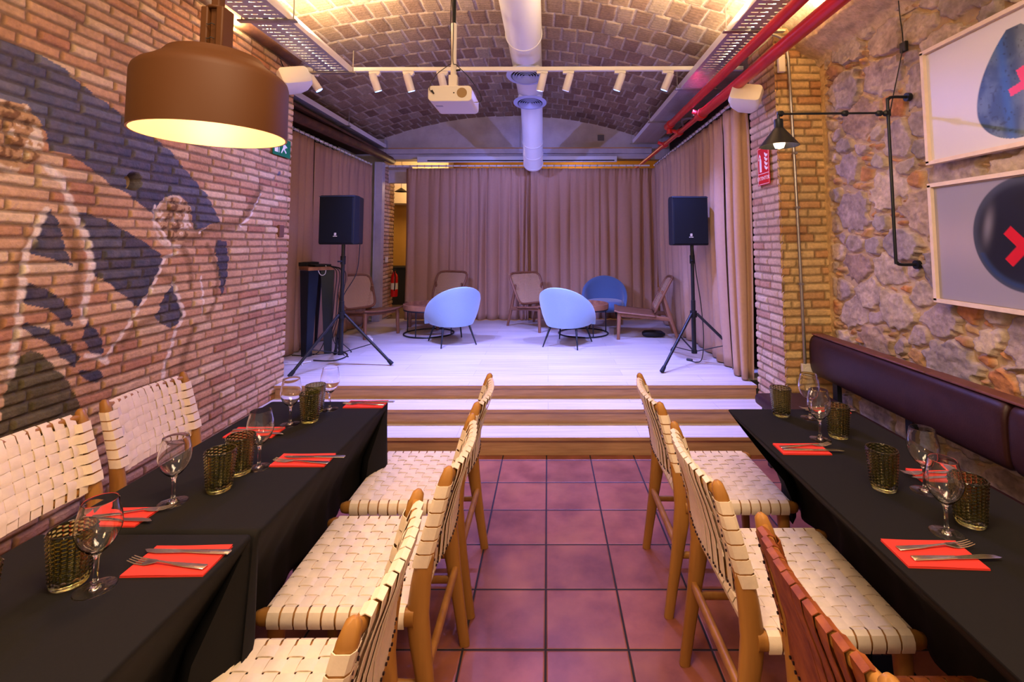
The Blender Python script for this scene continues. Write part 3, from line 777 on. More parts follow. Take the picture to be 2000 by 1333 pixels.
# projector
t = thing('projector', 'white projector on a ceiling pole, cables looping at both sides', 'projector', (-.69,3.30,2.50))
def rbox(w, h, d, r, n=6):
    # rounded rectangle in xz, extruded in y
    pts = []
    for cx, cz, a0 in ((w/2-r, h/2-r, 0), (-w/2+r, h/2-r, pi/2), (-w/2+r, -h/2+r, pi), (w/2-r, -h/2+r, 3*pi/2)):
        for k in range(n+1):
            a = a0 + pi/2*k/n; pts.append((cx+r*cos(a), cz+r*sin(a)))
    return pts
mb = MB(); mb.prism(rbox(.31,.112,0,.03), (0,-.0,.056), (1,0,0), (0,0,1), (0,.34,0)); mb.build('body', M['white_plastic'], t, smooth=40, bevel=.004)
mb = MB(); mb.tube([(.085,-.003,.060),(.085,.002,.060)], .036, 28); mb.build('speaker_grille', mat('tan_grille', (.34,.22,.10), .7, bump=.4, bscale=500), t)
mb = MB(); mb.tube([(.028,-.002,.060),(.028,.002,.060)], .005, 12); mb.build('indicator', M['dark'], t)
mb = MB(); mb.box((-.10,.12,-.001), (.05,.035,.002)); mb.build('bottom_vent', mat('vent_grey', (.35,.33,.36), .6), t)
mb = MB(); mb.tube([(0,.12,.11),(0,.12,.28)], .022, 16); mb.tube([(0,.12,.28),(0,.12,.62)], .021, 16); mb.box((0,.12,.18), (.062,.05,.09)); mb.box((0,.12,.121), (.10,.16,.014)); mb.build('mount', M['white_plastic'], t, bevel=.002)
mb = MB(); mb.tube([(0,.12,.60),(0,.12,1.02)], .014, 12); mb.build('pole', M['black_metal'], t)
mb = MB(); mb.tube([(.02,.12,.265),(.05,.10,.262)], .008, 10); mb.build('knob', M['cable'], t)
def arc(pts, n=24):
    P = [Vector(p) for p in pts]; out = []
    m = len(P)
    for i in range(m-1):
        p0, p1, p2, p3 = P[max(i-1,0)], P[i], P[i+1], P[min(i+2, m-1)]
        for k in range(n):
            s = k/n
            out.append(.5*((2*p1)+(p2-p0)*s+(2*p0-5*p1+4*p2-p3)*s*s+(3*p1-p0-3*p2+p3)*s**3))
    out.append(P[-1]); return out
mb = MB(); mb.tube(arc([(-.115,-.012,.055),(-.14,-.02,.09),(-.10,.02,.20),(-.03,.08,.29),(-.012,.09,.33),(-.02,.09,.6),(-.015,.1,1.0)], 10), .0028, 6)
mb.tube(arc([(.165,.10,.02),(.205,.10,.03),(.20,.08,.08),(.12,.08,.20),(.03,.08,.29),(0,.09,.33),(.0,.09,.6),(-.03,.1,1.0)], 10), .0028, 6)
mb.tube([(-.112,-.006,.050),(-.125,-.018,.075)], .006, 8); mb.build('cables', M['cable'], t)
mb = MB(); mb.tube([(.155,.10,.018),(.19,.10,.020)], .004, 8); mb.build('plug', M['steel'], t)

# ventilation duct
t = thing('ventilation_duct', 'white round ventilation duct under the crown of the vault', 'duct', (-.205,4.0,3.325))
mb = MB(); mb.lathe([(0.158,-2.6),(0.158,.03),(.163,.03),(.163,.05),(.152,.055),(.150,.10),(.150,1.72)], 40)
me = mb.build('duct_run', M['duct'], t); me.data.transform(Matrix.Rotation(-pi/2, 4, 'X'))
mb = MB(); pth = arc([(0,1.70,0),(0,1.95,-.02),(-.0,2.25,-.16),(-.005,2.95,-.66)], 14)
mb.tube(pth, .142, 36); mb.build('duct_elbow', M['duct'], t)
mb = MB()
e = Vector(pth[-1]); d = (Vector(pth[-1])-Vector(pth[-4])).normalized()
for q in (0, -.20, -.42): mb.tube([e+d*(q-.012), e+d*(q+.012)], .147, 36)
mb.build('duct_bands', M['white_metal'], t)
mb = MB(); mb.tube([e+d*.0, e+d*.03, e+d*.055, e+d*.062], [.143,.138,.10,.001], 36); mb.build('end_cap', M['duct'], t)
for y, rr in ((.60,.20), (1.52,.195)):
    q = None
    mb = MB(); mb.lathe([(.142,-.165),(.142,-.10)], 36, (0,y,0)); mb.build('collar', M['duct'], t)
    mb = MB(); mb.lathe([(rr,-.172),(rr,-.178),(rr-.045,-.186),(rr-.05,-.168),(rr-.05,-.150)], 48, (0,y,0))
    for k in range(5):
        r0 = rr-.062-.026*k
        if r0 > .01: mb.lathe([(r0,-.190),(r0-.017,-.170),(r0-.019,-.171),(r0-.002,-.192)], 44, (0,y,0), closed=True)
    mb.v = [(p[0], p[1], p[2]-(p[1]-y)*.13) for p in mb.v]; df = mb.build('diffuser', M['diffuser'], t); df['label'] = 'round ringed air diffuser, lilac grey'
    mb = MB(); mb.lathe([(0,-.158),(rr-.05,-.158),(rr-.05,-.150),(0,-.150)], 30, (0,y,0)); mb.build('damper', M['dark'], df)

# perforated cable trays
def cable_tray(loc, ln, w, label, flip=1):
    t = thing('cable_tray', label, 'cable tray', loc)
    mb = MB(); y = 0; p = .052
    cols = [(-w/2, -w*.36), (-w*.34, -.012), (.012, w*.34), (w*.36, w/2)]
    while y < ln-.001:
        y1 = min(y+p, ln)
        mb.bb((-w/2, y+.009, -.001), (w/2, y1, .001))
        for a, b in ((-w/2,-w*.40), (-w*.26,-w*.22), (-.02,.02), (w*.22,w*.26), (w*.40,w/2)): mb.bb((a, y, -.001), (b, y+.009, .001))
        y = y1
    mb.build('perforated_base', M['tray'], t, smooth=0)
    for s in (-1, 1):
        mb = MB(); mb.bb((s*w/2-.0015, 0, 0), (s*w/2+.0015, ln, .058)); mb.bb((s*w/2-.012*s, 0, .056), (s*w/2, ln, .058)); mb.build('side_wall', M['white_metal'], t, smooth=0)
    n = max(2, int(ln/1.25))
    for i in range(n+1):
        mb = MB(); yy = .06+(ln-.12)*i/n
        mb.bb((-w/2-.05, yy-.02, -.014), (w/2+.05, yy+.02, -.004)); mb.tube([(w/2+.03, yy, -.01), (w/2+.03, yy, .185)], .004, 6); mb.tube([(-w/2-.03, yy, -.01), (-w/2-.03, yy, .185)], .004, 6)
        mb.build('bracket', M['galv'], t, smooth=0)
    return t
cable_tray((-1.83,2.0,2.96), 2.03, .28, 'near left cable tray, lit from inside, over the mural wall')
cable_tray((-2.68,4.35,2.955), 2.9, .38, 'long cable tray above the left stage curtain')
cable_tray((1.43,1.9,2.965), 5.1, .32, 'long perforated cable tray along the right foot of the vault')
em = mat('led_tape', (1,1,1), .5, emit=(1,.80,.50), estr=30)
for (x, y0, y1, lb) in ((-1.84,2.5,3.95,'glowing led strip lying in the left cable tray'), (1.42,2.4,3.75,'glowing led strip lying in the right cable tray')):
    mb = MB(); mb.bb((x-.01,y0,2.972), (x+.01,y1,2.984)); o = mb.build('led_strip', em, smooth=0); tag(o, lb, 'led strip')
mb = MB()
for x in (-1.94,-1.76): mb.tube(arc([(x,2.1,2.972),(x+.02,2.8,2.974),(x-.015,3.4,2.972),(x+.01,3.9,2.975)], 8), .005, 6)
tag(mb.build('tray_cables', M['cable']), 'thin black cables lying in the left cable tray', 'cables')

# red fire pipes
t = thing('fire_pipe', 'upper red fire pipe running below the right cable tray', 'pipe', (1.36,1.8,2.80))
mb = MB(); mb.tube([(0,0,0),(0,3.45,0)], .035, 18); mb.build('pipe_run', M['red_pipe'], t)
mb = MB(); mb.tube([(0,3.36,0),(0,3.50,0)], .045, 16); mb.tube([(0,3.44,0),(0.0,3.44,-.09)], .03, 12); mb.build('end_elbow', M['red_pipe'], t)
t = thing('fire_pipe', 'lower thicker red fire pipe, nearest the brick pier', 'pipe', (1.47,1.5,2.72))
mb = MB(); mb.tube([(0,0,0),(0,3.0,0)], .042, 18); mb.build('pipe_run', M['red_pipe'], t)
mb = MB(); mb.tube([(0,3.0,0),(-.015,7.2,0)], .026, 14); mb.build('thin_run', M['red_pipe'], t)
for y in (2.98, 3.75, 4.4):
    mb = MB(); mb.tube([(0,y-.05,0),(0,y+.05,0)], .052 if y < 3 else .038, 16); mb.tube([(0,y,0),(-.085,y,.03)], .022, 10); mb.build('coupling', M['red_pipe'], t)
mb = MB(); mb.tube(arc([(.02,3.3,.05),(-.03,3.5,.08),(.03,3.7,.04),(-.02,4.0,.08)], 6), .012, 8); mb.lathe([(0,-.03),(.03,-.02),(.036,0),(.03,.02),(0,.03)], 16, (.02,3.25,.07)); mb.build('valve', M['galv'], t)

# white box loudspeakers up on the walls
def wall_speaker(loc, rot, label):
    t = thing('wall_speaker', label, 'loudspeaker', loc)
    t.rotation_euler = rot
    mb = MB()
    P = []
    def ring(y, w, h, n=7, r=.03):
        return [(x, y, z) for x, z in rbox(w, h, 0, r, n)]
    secs = [(-.105,.19,.13),(-.10,.215,.15),(-.05,.235,.165),(.03,.20,.15),(.09,.13,.11)]
    n = len(ring(0,.2,.15)); 
    for y, w, h in secs: P += ring(y, w, h)
    F = [tuple(range(n)), tuple(range((len(secs)-1)*n, len(secs)*n))[::-1]]
    for i in range(len(secs)-1):
        for k in range(n): F.append((i*n+k, (i+1)*n+k, (i+1)*n+(k+1) % n, i*n+(k+1) % n))
    mb.add(P, F); mb.build('cabinet', M['white_plastic'], t, smooth=35, fix=True)
    mb = MB(); mb.tube([(0,.02,.075),(0,.05,.13),(0,.12,.14)], .009, 8); mb.build('bracket', M['white_plastic'], t)
    mb = MB(); mb.tube(arc([(.02,.08,.03),(.03,.11,.08),(.02,.12,.20),(.025,.12,.36)], 6), .004, 6); mb.build('cable', M['cable'], t)
    return t
wall_speaker((-2.05,3.76,2.80), (radians(-22), radians(-18), radians(42)), 'white box loudspeaker on the mural wall, partly behind the pendant lamp')
wall_speaker((1.545,3.64,2.605), (radians(-25), radians(14), radians(-28)), 'white box loudspeaker fixed to the brick pier')

# projection screen case
t = thing('projection_screen', 'long white rolled projection screen case under the arch', 'projection screen', (-.43,7.30,2.745))
mb = MB(); mb.bb((-1.58,-.05,.03), (1.50,.05,.085)); mb.bb((-1.58,-.05,-.01), (1.50,-.03,.035)); mb.build('case', M['screen_box'], t, smooth=0, bevel=.006)
mb = MB(); mb.bb((-1.42,-.053,.006), (1.46,-.048,.024)); mb.build('slot', M['dark'], t, smooth=0)

# metal conduit on the pier
t = thing('conduit', 'thin metal conduit running down the brick pier to the sockets', 'conduit', (1.825,3.45,0))
mb = MB(); mb.tube(arc([(-.0,.02,.62),(.0,0,.70),(-.012,0,1.6),(-.03,0,2.6),(-.045,0,2.93),(-.09,0,3.02),(-.20,0,3.06)], 8), .011, 10); mb.build('tube', M['galv'], t)
mb = MB()
for z in (1.2, 1.75, 2.15): mb.box((-.006-.012*(z-.7)/1.0*.6,0,z), (.034,.026,.016))
mb.build('clips', M['galv'], t)
t = thing('wall_socket', 'white double socket at the foot of the metal conduit', 'socket', (1.85,3.455,.585))
mb = MB(); mb.box((-.01,0,.01), (.075,.03,.085)); mb.box((.075,0,.0), (.07,.025,.07)); mb.build('case', M['outlet'], t, smooth=0, bevel=.004)
mb = MB(); mb.tube([(-.01,-.016,.01),(-.01,-.019,.01)], .024, 18); mb.tube([(.075,-.0135,0),(.075,-.016,0)], .022, 18); mb.build('face', M['white_plastic'], t)
mb = MB(); mb.box((.0,0,0), (.05,.03,.13)); o = mb.build('junction_box', M['outlet'], bevel=.004); o.location = (1.66,3.44,2.83); o.location=(1.735,3.45,2.82); tag(o, 'small pale junction box high on the brick pier', 'junction box')

# extinguisher sign
t = thing('fire_extinguisher_sign', 'red EXTINTOR sign on the brick pier', 'sign', (1.686,3.69,2.095))
mb = MB(); mb.bb((0,-.10,-.15), (.004,.10,.15)); mb.build('plate', M['red'], t, smooth=0)
mb = MB()
def sq(mb, y0, y1, z0, z1, x=-.0008): mb.bb((x, y0, z0), (0, y1, z1))
for a in ((-.092,.092,.140,.143), (-.092,.092,-.143,-.140), (-.092,-.089,-.143,.143), (.089,.092,-.143,.143), (-.092,.092,-.062,-.058)): sq(mb, *a)
mb.build('border', M['white'], t, smooth=0)
# camera sees this face with +y to the left: pictogram cylinder on the left, flames on the right
mb = MB()
def poly(pts): mb.prism([(p[0], p[1]) for p in pts], (0,0,0), (0,1,0), (0,0,1), (-.0012,0,0))
poly([(.062,-.045),(.028,-.045),(.028,.045),(.036,.062),(.054,.062),(.062,.045)])
poly([(.050,.062),(.040,.062),(.040,.082),(.060,.10),(.072,.075),(.078,.050),(.070,.050),(.064,.075),(.052,.080)])
for k in range(4):
    z = -.03+.034*k
    poly([(-.02,z+.03),(-.03,z+.005),(-.05,z-.008),(-.074,z),(-.074,z+.014),(-.054,z+.012),(-.036,z+.026)])
mb.build('pictogram', M['white'], t, smooth=0)
Mx = Matrix(((0,0,-1,-.0008),(-1,0,0,0),(0,1,0,-.098),(0,0,0,1)))
text_mesh('EXTINTOR', .042, 'lettering', M['white'], t, Mx)
# exit sign
t = thing('exit_sign', 'green running man exit sign under the lamp rim', 'sign', (-2.222,3.93,2.30))
mb = MB(); mb.bb((-.004,-.13,-.075), (0,.13,.075)); mb.build('plate', M['green'], t, smooth=0)
mb = MB()
def poly2(pts): mb.prism(pts, (0,0,0), (0,1,0), (0,0,1), (.0012,0,0))
sqp = lambda y0,y1,z0,z1: poly2([(y0,z0),(y1,z0),(y1,z1),(y0,z1)])
sqp(-.105,-.06,-.05,.05); sqp(-.045,-.038,-.05,.045); sqp(-.045,.0,.015,.022)
poly2([(.03,.055),(.045,.055),(.05,.042),(.04,.032),(.03,.042)]); poly2([(.02,.03),(.05,.028),(.06,.005),(.04,-.01),(.07,-.035),(.06,-.045),(.025,-.012),(.0,-.05),(-.012,-.045),(.015,.0)]); poly2([(.05,.028),(.078,.012),(.074,.004),(.05,.015)])
mb.build('pictogram', M['white'], t, smooth=0)
t = thing('wall_box', 'small brown switch box at the edge of the mural wall', 'switch', (-2.225,3.97,1.60))
mb = MB(); mb.bb((-.02,-.035,-.05), (.006,.035,.05)); mb.build('case', mat('brown_box', (.16,.07,.045), .6), t, smooth=0, bevel=.004)

# articulated wall lamp
t = thing('swing_arm_lamp', 'black swing arm wall lamp with a cone shade over the right table', 'lamp', (1.90,2.615,1.84))
mb = MB(); mb.tube(arc([(.12,.0,.468),(.03,0,.468),(.006,0,.455),(0,0,.42),(0,0,0),(0,0,-.42),(.006,0,-.452),(.03,0,-.464),(.12,0,-.464)], 6), .0085, 10); mb.build('bar', M['black_metal'], t)
for z in (.468, -.464):
    mb = MB(); mb.tube([(.105,0,z),(.125,0,z)], .024, 18); mb.build('wall_flange', M['black_metal'], t)
mb = MB(); mb.tube([(.01,0,.378),(-.60,0,.374)], .0065, 10)
for x in (-.01,-.05,-.24,-.60): mb.tube([(x-.018,0,.376),(x-.009,0,.376),(x+.009,0,.376),(x+.018,0,.376)], [.009,.017,.017,.009], 12)
mb.tube([(.0,0,.36),(.0,0,.395)], .014, 10)
mb.build('arm', M['black_metal'], t)
mb = MB(); mb.tube([(-.612,0,.37),(-.612,0,.345)], .008, 10); mb.lathe([(0,.345),(.022,.343),(.024,.335),(.024,.295),(.032,.285),(.101,.195),(.103,.192),(.100,.192),(.030,.280),(.0,.285)], 36, (-.612,0,0)); sh = mb.build('cone_shade', M['black_metal'], t)
mb = MB(); mb.lathe([(0,.175),(.022,.182),(.031,.205),(.026,.232),(.012,.255),(.012,.28)], 20, (-.612,0,0)); mb.build('bulb', mat('small_bulb', (1,1,1), .1, emit=(1,.78,.5), estr=2), sh)
light('wall_lamp_glow', 'POINT', (1.29,2.615,2.03), 4.5, WARM, shadow_soft_size=.03)
mb = MB(); mb.tube(arc([(.005,-.01,.38),(.02,0,.42),(.045,.0,.52),(.09,.0,.70),(.105,.0,.80),(.095,.0,.95),(.09,.0,1.10)], 8), .003, 6); mb.build('cord', M['cable'], t)
mb = MB(); mb.box((.108,0,.755), (.02,.045,.058)); mb.build('cord_switch', M['cable'], t, bevel=.004)

# ------------------------------------------------------------------ framed prints
def artwork(kind):
    y = np.arange(1.45, 2.43, .004); z0, z1 = (1.917, 2.473) if kind == 0 else (1.217, 1.776)
    z = np.arange(z0, z1, .004); Y, Z = np.meshgrid(y, z)
    if kind == 0:
        C = np.zeros(Y.shape+(3,)) + np.array((.66,.62,.64)); C = C*(.93+.1*fbm(Y*3, Z*3, 2))[..., None]
        t = np.clip((Z-1.935)/.475, 0, 1)
        hw = np.where(t < .33, .195*np.sqrt(np.clip(1-((t-.33)/.33)**2, 0, 1)), .195*np.cos(np.clip((t-.33)/.67, 0, 1)*pi/2*.93)**.8)
        ins = 1-sstep(.97, 1.02, np.abs(Y-1.965)/np.maximum(hw, 1e-4)); ins = ins*(Z > 1.935)*(t < 1)
        body = np.zeros(C.shape)+np.array((.035,.065,.12)); n = fbm(Y*14, Z*9, 9, 5)
        body = mixc(body, (.10,.15,.20), sstep(.45,.7,n)); body = mixc(body, (.03,.12,.40), np.exp(-((Y-2.02-.06*(Z-2.2))/.022)**2)*.7); body = mixc(body, (.22,.24,.25), np.exp(-((Y-1.93)/.03)**2)*.5)
        spots = sstep(.78,.90, vnoise(Y*80, Z*80, 4)); body = mixc(body, (.01,.015,.03), spots*.6)
        C = C*(1-ins[..., None]) + body*ins[..., None]; cy, cz = 1.93, 2.155; red = (.80,.05,.12)
        u = (Y-cy)*.90+(Z-cz)*.42; v = -(Y-cy)*.42+(Z-cz)*.90
        u, v = (Y-cy)*.96-(Z-cz)*.28, (Y-cy)*.28+(Z-cz)*.96
        arm, th = .075, .018
    else:
        C = np.zeros(Y.shape+(3,)) + np.array((.30,.28,.34)); C = mixc(C, (.46,.38,.42), np.exp(-((Z-1.5)/.12)**2)*.5)
        q = np.hypot((Y-1.975)/.245, (Z-1.53)/.245); ins = 1-sstep(.985,1.01,q)
        body = np.zeros(C.shape)+np.array((.012,.012,.016)); body = mixc(body, (.06,.07,.10), sstep(.80,.98,q)*.9)
        body = mixc(body, (.02,.05,.14), np.exp(-((q-.9)/.05)**2)*(Z < 1.45)*.8)
        body = mixc(body, (.20,.19,.22), np.exp(-((Y-2.145+.2*(Z-1.56))/.022)**2-((Z-1.57)/.075)**2)*.9)
        C = C*(1-ins[..., None]) + body*ins[..., None]; cy, cz = 1.985, 1.48; red = (.62,.01,.02)
        s = sqrt(.5); u, v = ((Y-cy)+(Z-cz))*s, (-(Y-cy)+(Z-cz))*s
        arm, th = .10, .024
    cr = ((np.abs(u) < arm) & (np.abs(v) < th)) | ((np.abs(v) < arm) & (np.abs(u) < th))
    C = mixc(C, red, cr*1.0)
    return np.stack([np.full(Y.shape, 1.978), Y, Z], -1), C, z0, z1
for kind, lb in ((0, 'upper framed print with a dark blue pear shape on white'), (1, 'lower framed print with a black ball and red cross')):
    P, C, z0, z1 = artwork(kind)
    t = thing('framed_print', lb, 'picture')
    relief('print', P, C, M['print'], t)
    mb = MB(); fw = .020; X0, X1 = 1.960, 1.995; a0, a1 = 1.43, 2.45
    b0, b1 = z0-.014, z1+.014
    for (p, q) in (((X0,a0,b1-fw+.008),(X1,a1,b1+.008)), ((X0,a0,b0-.008),(X1,a1,b0+fw-.008)), ((X0,a1-fw,b0),(X1,a1,b1)), ((X0,a0,b0),(X1,a0+fw,b1))): mb.bb(p, q)
    mb.build('frame', M['frame'], t, smooth=0, bevel=.001)
    mb = MB(); mb.bb((1.982,a0+.01,b0), (1.992,a1-.01,b1)); mb.build('backing', M['frame'], t, smooth=0)

# ------------------------------------------------------------------ dining furniture
def weave_strap(mb, pts, nrm, side, w, t, off):
    P = [Vector(p)+Vector(n)*o for p, n, o in zip(pts, nrm, off)]
    mb.ribbon(P, nrm, side, w, t)

def build_chair(strapm, label, group):
    t = thing('woven_chair', label, 'chair', (0,0,0), 0, group)
    wd = M['wood']; w = .0338; p = .0395
    # rear legs, running on as back posts
    zc = [0,.12,.25,.36,.43,.52,.62,.72,.80,.832,.842]
    def xb(z): return float(np.interp(z, [0,.22,.42,.58,.84], [-.262,-.226,-.196,-.212,-.285]))
    for s in (-1, 1):
        ys = s*.2175
        szs = [(.0145,.019),(.016,.021),(.018,.025),(.019,.031),(.019,.033),(.0185,.029),(.018,.025),(.0175,.022),(.0165,.020),(.013,.015),(.005,.006)]
        mb = MB(); mb.loft([(xb(z), ys, z) for z in zc], szs, 14, (0,1,0), 2.6); mb.build('rear_leg', wd, t, smooth=50)
        mb = MB(); mb.loft([(.232,s*.205,0),(.222,s*.207,.22),(.212,s*.209,.42)], [(.014,.016),(.018,.020),(.020,.024)], 14, (0,1,0), 2.8); mb.build('front_leg', wd, t, smooth=50)
        mb = MB(); mb.loft([(-.190,s*.226,.428),(0,s*.226,.428),(.245,s*.226,.428),(.262,s*.226,.426),(.268,s*.226,.425)], [(.017,.024),(.017,.023),(.017,.023),(.013,.018),(.005,.008)], 14, (0,1,0), 2.4); mb.build('side_rail', wd, t, smooth=50)
        mb = MB(); mb.loft([(-.228,s*.214,.235),(.222,s*.206,.235)], (.010,.013), 12, (0,1,0), 2.4); mb.build('stretcher', wd, t, smooth=50)
    mb = MB(); mb.loft([(-.225,-.215,.275),(-.225,.215,.275)], (.016,.012), 12, (0,0,1), 3); mb.build('stretcher', wd, t, smooth=50)
    mb = MB(); mb.loft([(.228,-.215,.425),(.228,.215,.425)], (.020,.016), 12, (0,0,1), 2.4); mb.build('front_rail', wd, t, smooth=50)
    mb = MB(); mb.loft([(-.185,-.215,.425),(-.185,.215,.425)], (.018,.014), 12, (0,0,1), 2.4); mb.build('back_rail', wd, t, smooth=50)
    # curved back rails
    def bow(y): return -.030*(1-(y/.2175)**2)
    for z, nm in ((.808,'top_rail'), (.548,'lower_rail')):
        mb = MB(); mb.loft([(xb(z)+bow(y), y, z) for y in np.linspace(-.2175, .2175, 15)], (.016,.012), 10, (0,0,1), 2.4); mb.build(nm, wd, t, smooth=50)
    # woven seat
    mb = MB(); nx, ny = 10, 11
    xs = [.030 + (i-(nx-1)/2)*p for i in range(nx)]; ys = [(j-(ny-1)/2)*p for j in range(ny)]
    def sag(x, y): return .455 - .008*(1-(y/.24)**2)*(1-((x-.03)/.24)**2)
    A = .0023
    def wv(ph): return max(-1, min(1, 1.7*cos(ph)))
    for j, y in enumerate(ys):
        P, N_, O = [], [], []
        P += [(-.200,y,.415),(-.204,y,.435),(-.196,y,.449)]; N_ += [(-1,0,0),(-1,0,.2),(-.6,0,1)]; O += [0,0,0]
        for k in range(nx*4+1):
            x = xs[0]-p/2 + k*p/4
            P.append((x, y, sag(x,y))); N_.append((0,0,1)); O.append(A*wv(pi*(x-xs[0])/p + pi*j))
        P += [(.240,y,.449),(.246,y,.438),(.246,y,.412)]; N_ += [(.6,0,1),(1,0,.2),(1,0,0)]; O += [0,0,0]
        weave_strap(mb, P, N_, (0,1,0), w, .0022, O)
    for i, x in enumerate(xs):
        P, N_, O = [], [], []
        P += [(x,-.243,.406),(x,-.2475,.420),(x,-.2475,.436),(x,-.241,.450),(x,-.228,.4565)]; N_ += [(0,-1,0),(0,-1,0),(0,-1,.15),(0,-.8,.6),(0,0,1)]; O += [0]*5
        for k in range(ny*4+1):
            y = ys[0]-p/2 + k*p/4
            P.append((x, y, sag(x,y))); N_.append((0,0,1)); O.append(-A*wv(pi*(y-ys[0])/p + pi*i))
        P += [(x,.228,.4565),(x,.241,.450),(x,.2475,.436),(x,.2475,.420),(x,.243,.406)]; N_ += [(0,0,1),(0,.8,.6),(0,1,.15),(0,1,0),(0,1,0)]; O += [0]*5
        weave_strap(mb, P, N_, (1,0,0), w, .0022, O)
    mb.build('woven_seat', strapm, t, smooth=35)
    # woven back
    mb = MB(); pz = .0385; nz_, nyb = 6, 10; zs = [.584 + pz*i for i in range(nz_)]; yb = [(j-(nyb-1)/2)*.0385 for j in range(nyb)]
    fx = .017
    def hb(z): return float(np.interp(z, [.43,.52,.62,.72,.80,.832], [.033,.029,.025,.022,.020,.015]))
    for j, y in enumerate(yb):
        b = bow(y)
        P, N_, O = [], [], []
        def pt(z, dx): return (xb(z)+b+dx, y, z)
        P += [pt(.526,-.014), pt(.527,0), pt(.533,.014)]; N_ += [(-.3,0,-1),(0,0,-1),(1,0,-.5)]; O += [0,0,0]
        for k in range(nz_*4+1):
            z = zs[0]-pz/2+k*pz/4
            P.append(pt(z, fx)); N_.append((1,0,.25)); O.append(A*wv(pi*(z-zs[0])/pz + pi*j))
        P += [pt(.822,.012), pt(.828,0), pt(.822,-.014), pt(.795,-.017), pt(.72,-.010), pt(.62,-.010), pt(.550,-.018), pt(.530,-.019)]
        N_ += [(.6,0,1),(0,0,1),(-.8,0,.7),(-1,0,0),(-1,0,-.2),(-1,0,-.2),(-1,0,-.2),(-1,0,-.2)]; O += [0]*8
        weave_strap(mb, P, N_, (0,1,0), .0343, .0020, O)
    for i, z in enumerate(zs):
        P, N_, O = [], [], []
        x0 = xb(z)
        q = hb(z)+.0015; P += [(x0-q,-.205,z),(x0-q*.96,-.2275,z),(x0-q*.6,-.2365,z),(x0+q*.6,-.2365,z),(x0+q*1.0,-.230,z)]; N_ += [(-1,0,0),(-1,-.4,0),(0,-1,0),(.4,-1,0),(1,-.5,0)]; O += [0]*5
        for k in range(nyb*4+1):
            y = yb[0]-.0385/2+k*.0385/4
            kk = min(1, max(0, (abs(y)-.172)/.018)); P.append((x0+(bow(y)+fx)*(1-kk)+(hb(z)+.0022)*kk, y, z)); N_.append((1,0,0)); O.append(-A*wv(pi*(y-yb[0])/.0385 + pi*i))
        P += [(x0+q*1.0,.230,z),(x0+q*.6,.2365,z),(x0-q*.6,.2365,z),(x0-q*.96,.2275,z),(x0-q,.205,z)]; N_ += [(1,.5,0),(.4,1,0),(0,1,0),(-1,.4,0),(-1,0,0)]; O += [0]*5
        sl = (xb(z+.01)-xb(z-.01))/.02; weave_strap(mb, P, N_, Vector((sl,0,1)).normalized(), .0346, .0020, O)
    nf = len(mb.f)
    for y in yb:
        for s in (-1, 1):
            yy = y+s*.0075; c = Vector((xb(.542)+bow(y)-.0205, yy, .541))
            mb.tube([c, c+Vector((-.0035,0,0))], .0036, 8)
    for z in zs:
        for s in (-1, 1):
            for q in (-.0075, .0075):
                c = Vector((xb(z)-hb(z)-.0015, s*.213, z+q)); mb.tube([c, c+Vector((-.003,0,0))], .0036, 8)
    wb = mb.build('woven_back', strapm, t, smooth=35); wb.data.materials.append(M['rivet'])
    for f in wb.data.polygons:
        if f.index >= nf: f.material_index = 1
    return t
G = 'teak dining chairs with woven leather straps'
ch = build_chair(M['strap'], '', G)
ch.location = (-.576,2.235,0); ch.rotation_euler = (0,0,pi); ch['label'] = 'cream woven chair on the aisle side of the left table, nearest the stage'
dup(ch, (-.575,1.668,0), pi, 'cream woven chair on the aisle side of the left tables, middle of three')
dup(ch, (-.628,1.100,0), pi+.01, 'cream woven chair at the left tables, nearest the camera')
dup(ch, (-1.592,2.272,0), 0, 'cream woven chair against the mural wall, farther one')
dup(ch, (-1.584,1.725,0), 0, 'cream woven chair against the mural wall, cut by the left picture edge')
dup(ch, (.744,2.235,0), 0, 'cream woven chair on the aisle side of the right table, nearest the stage')
dup(ch, (.748,1.588,0), .01, 'cream woven chair of the right table, between another cream one and the brown one')
b = build_chair(M['strap_brown'], 'woven chair with reddish brown leather straps at the right table, nearest the camera', G)
b.location = (.800,.990,0)

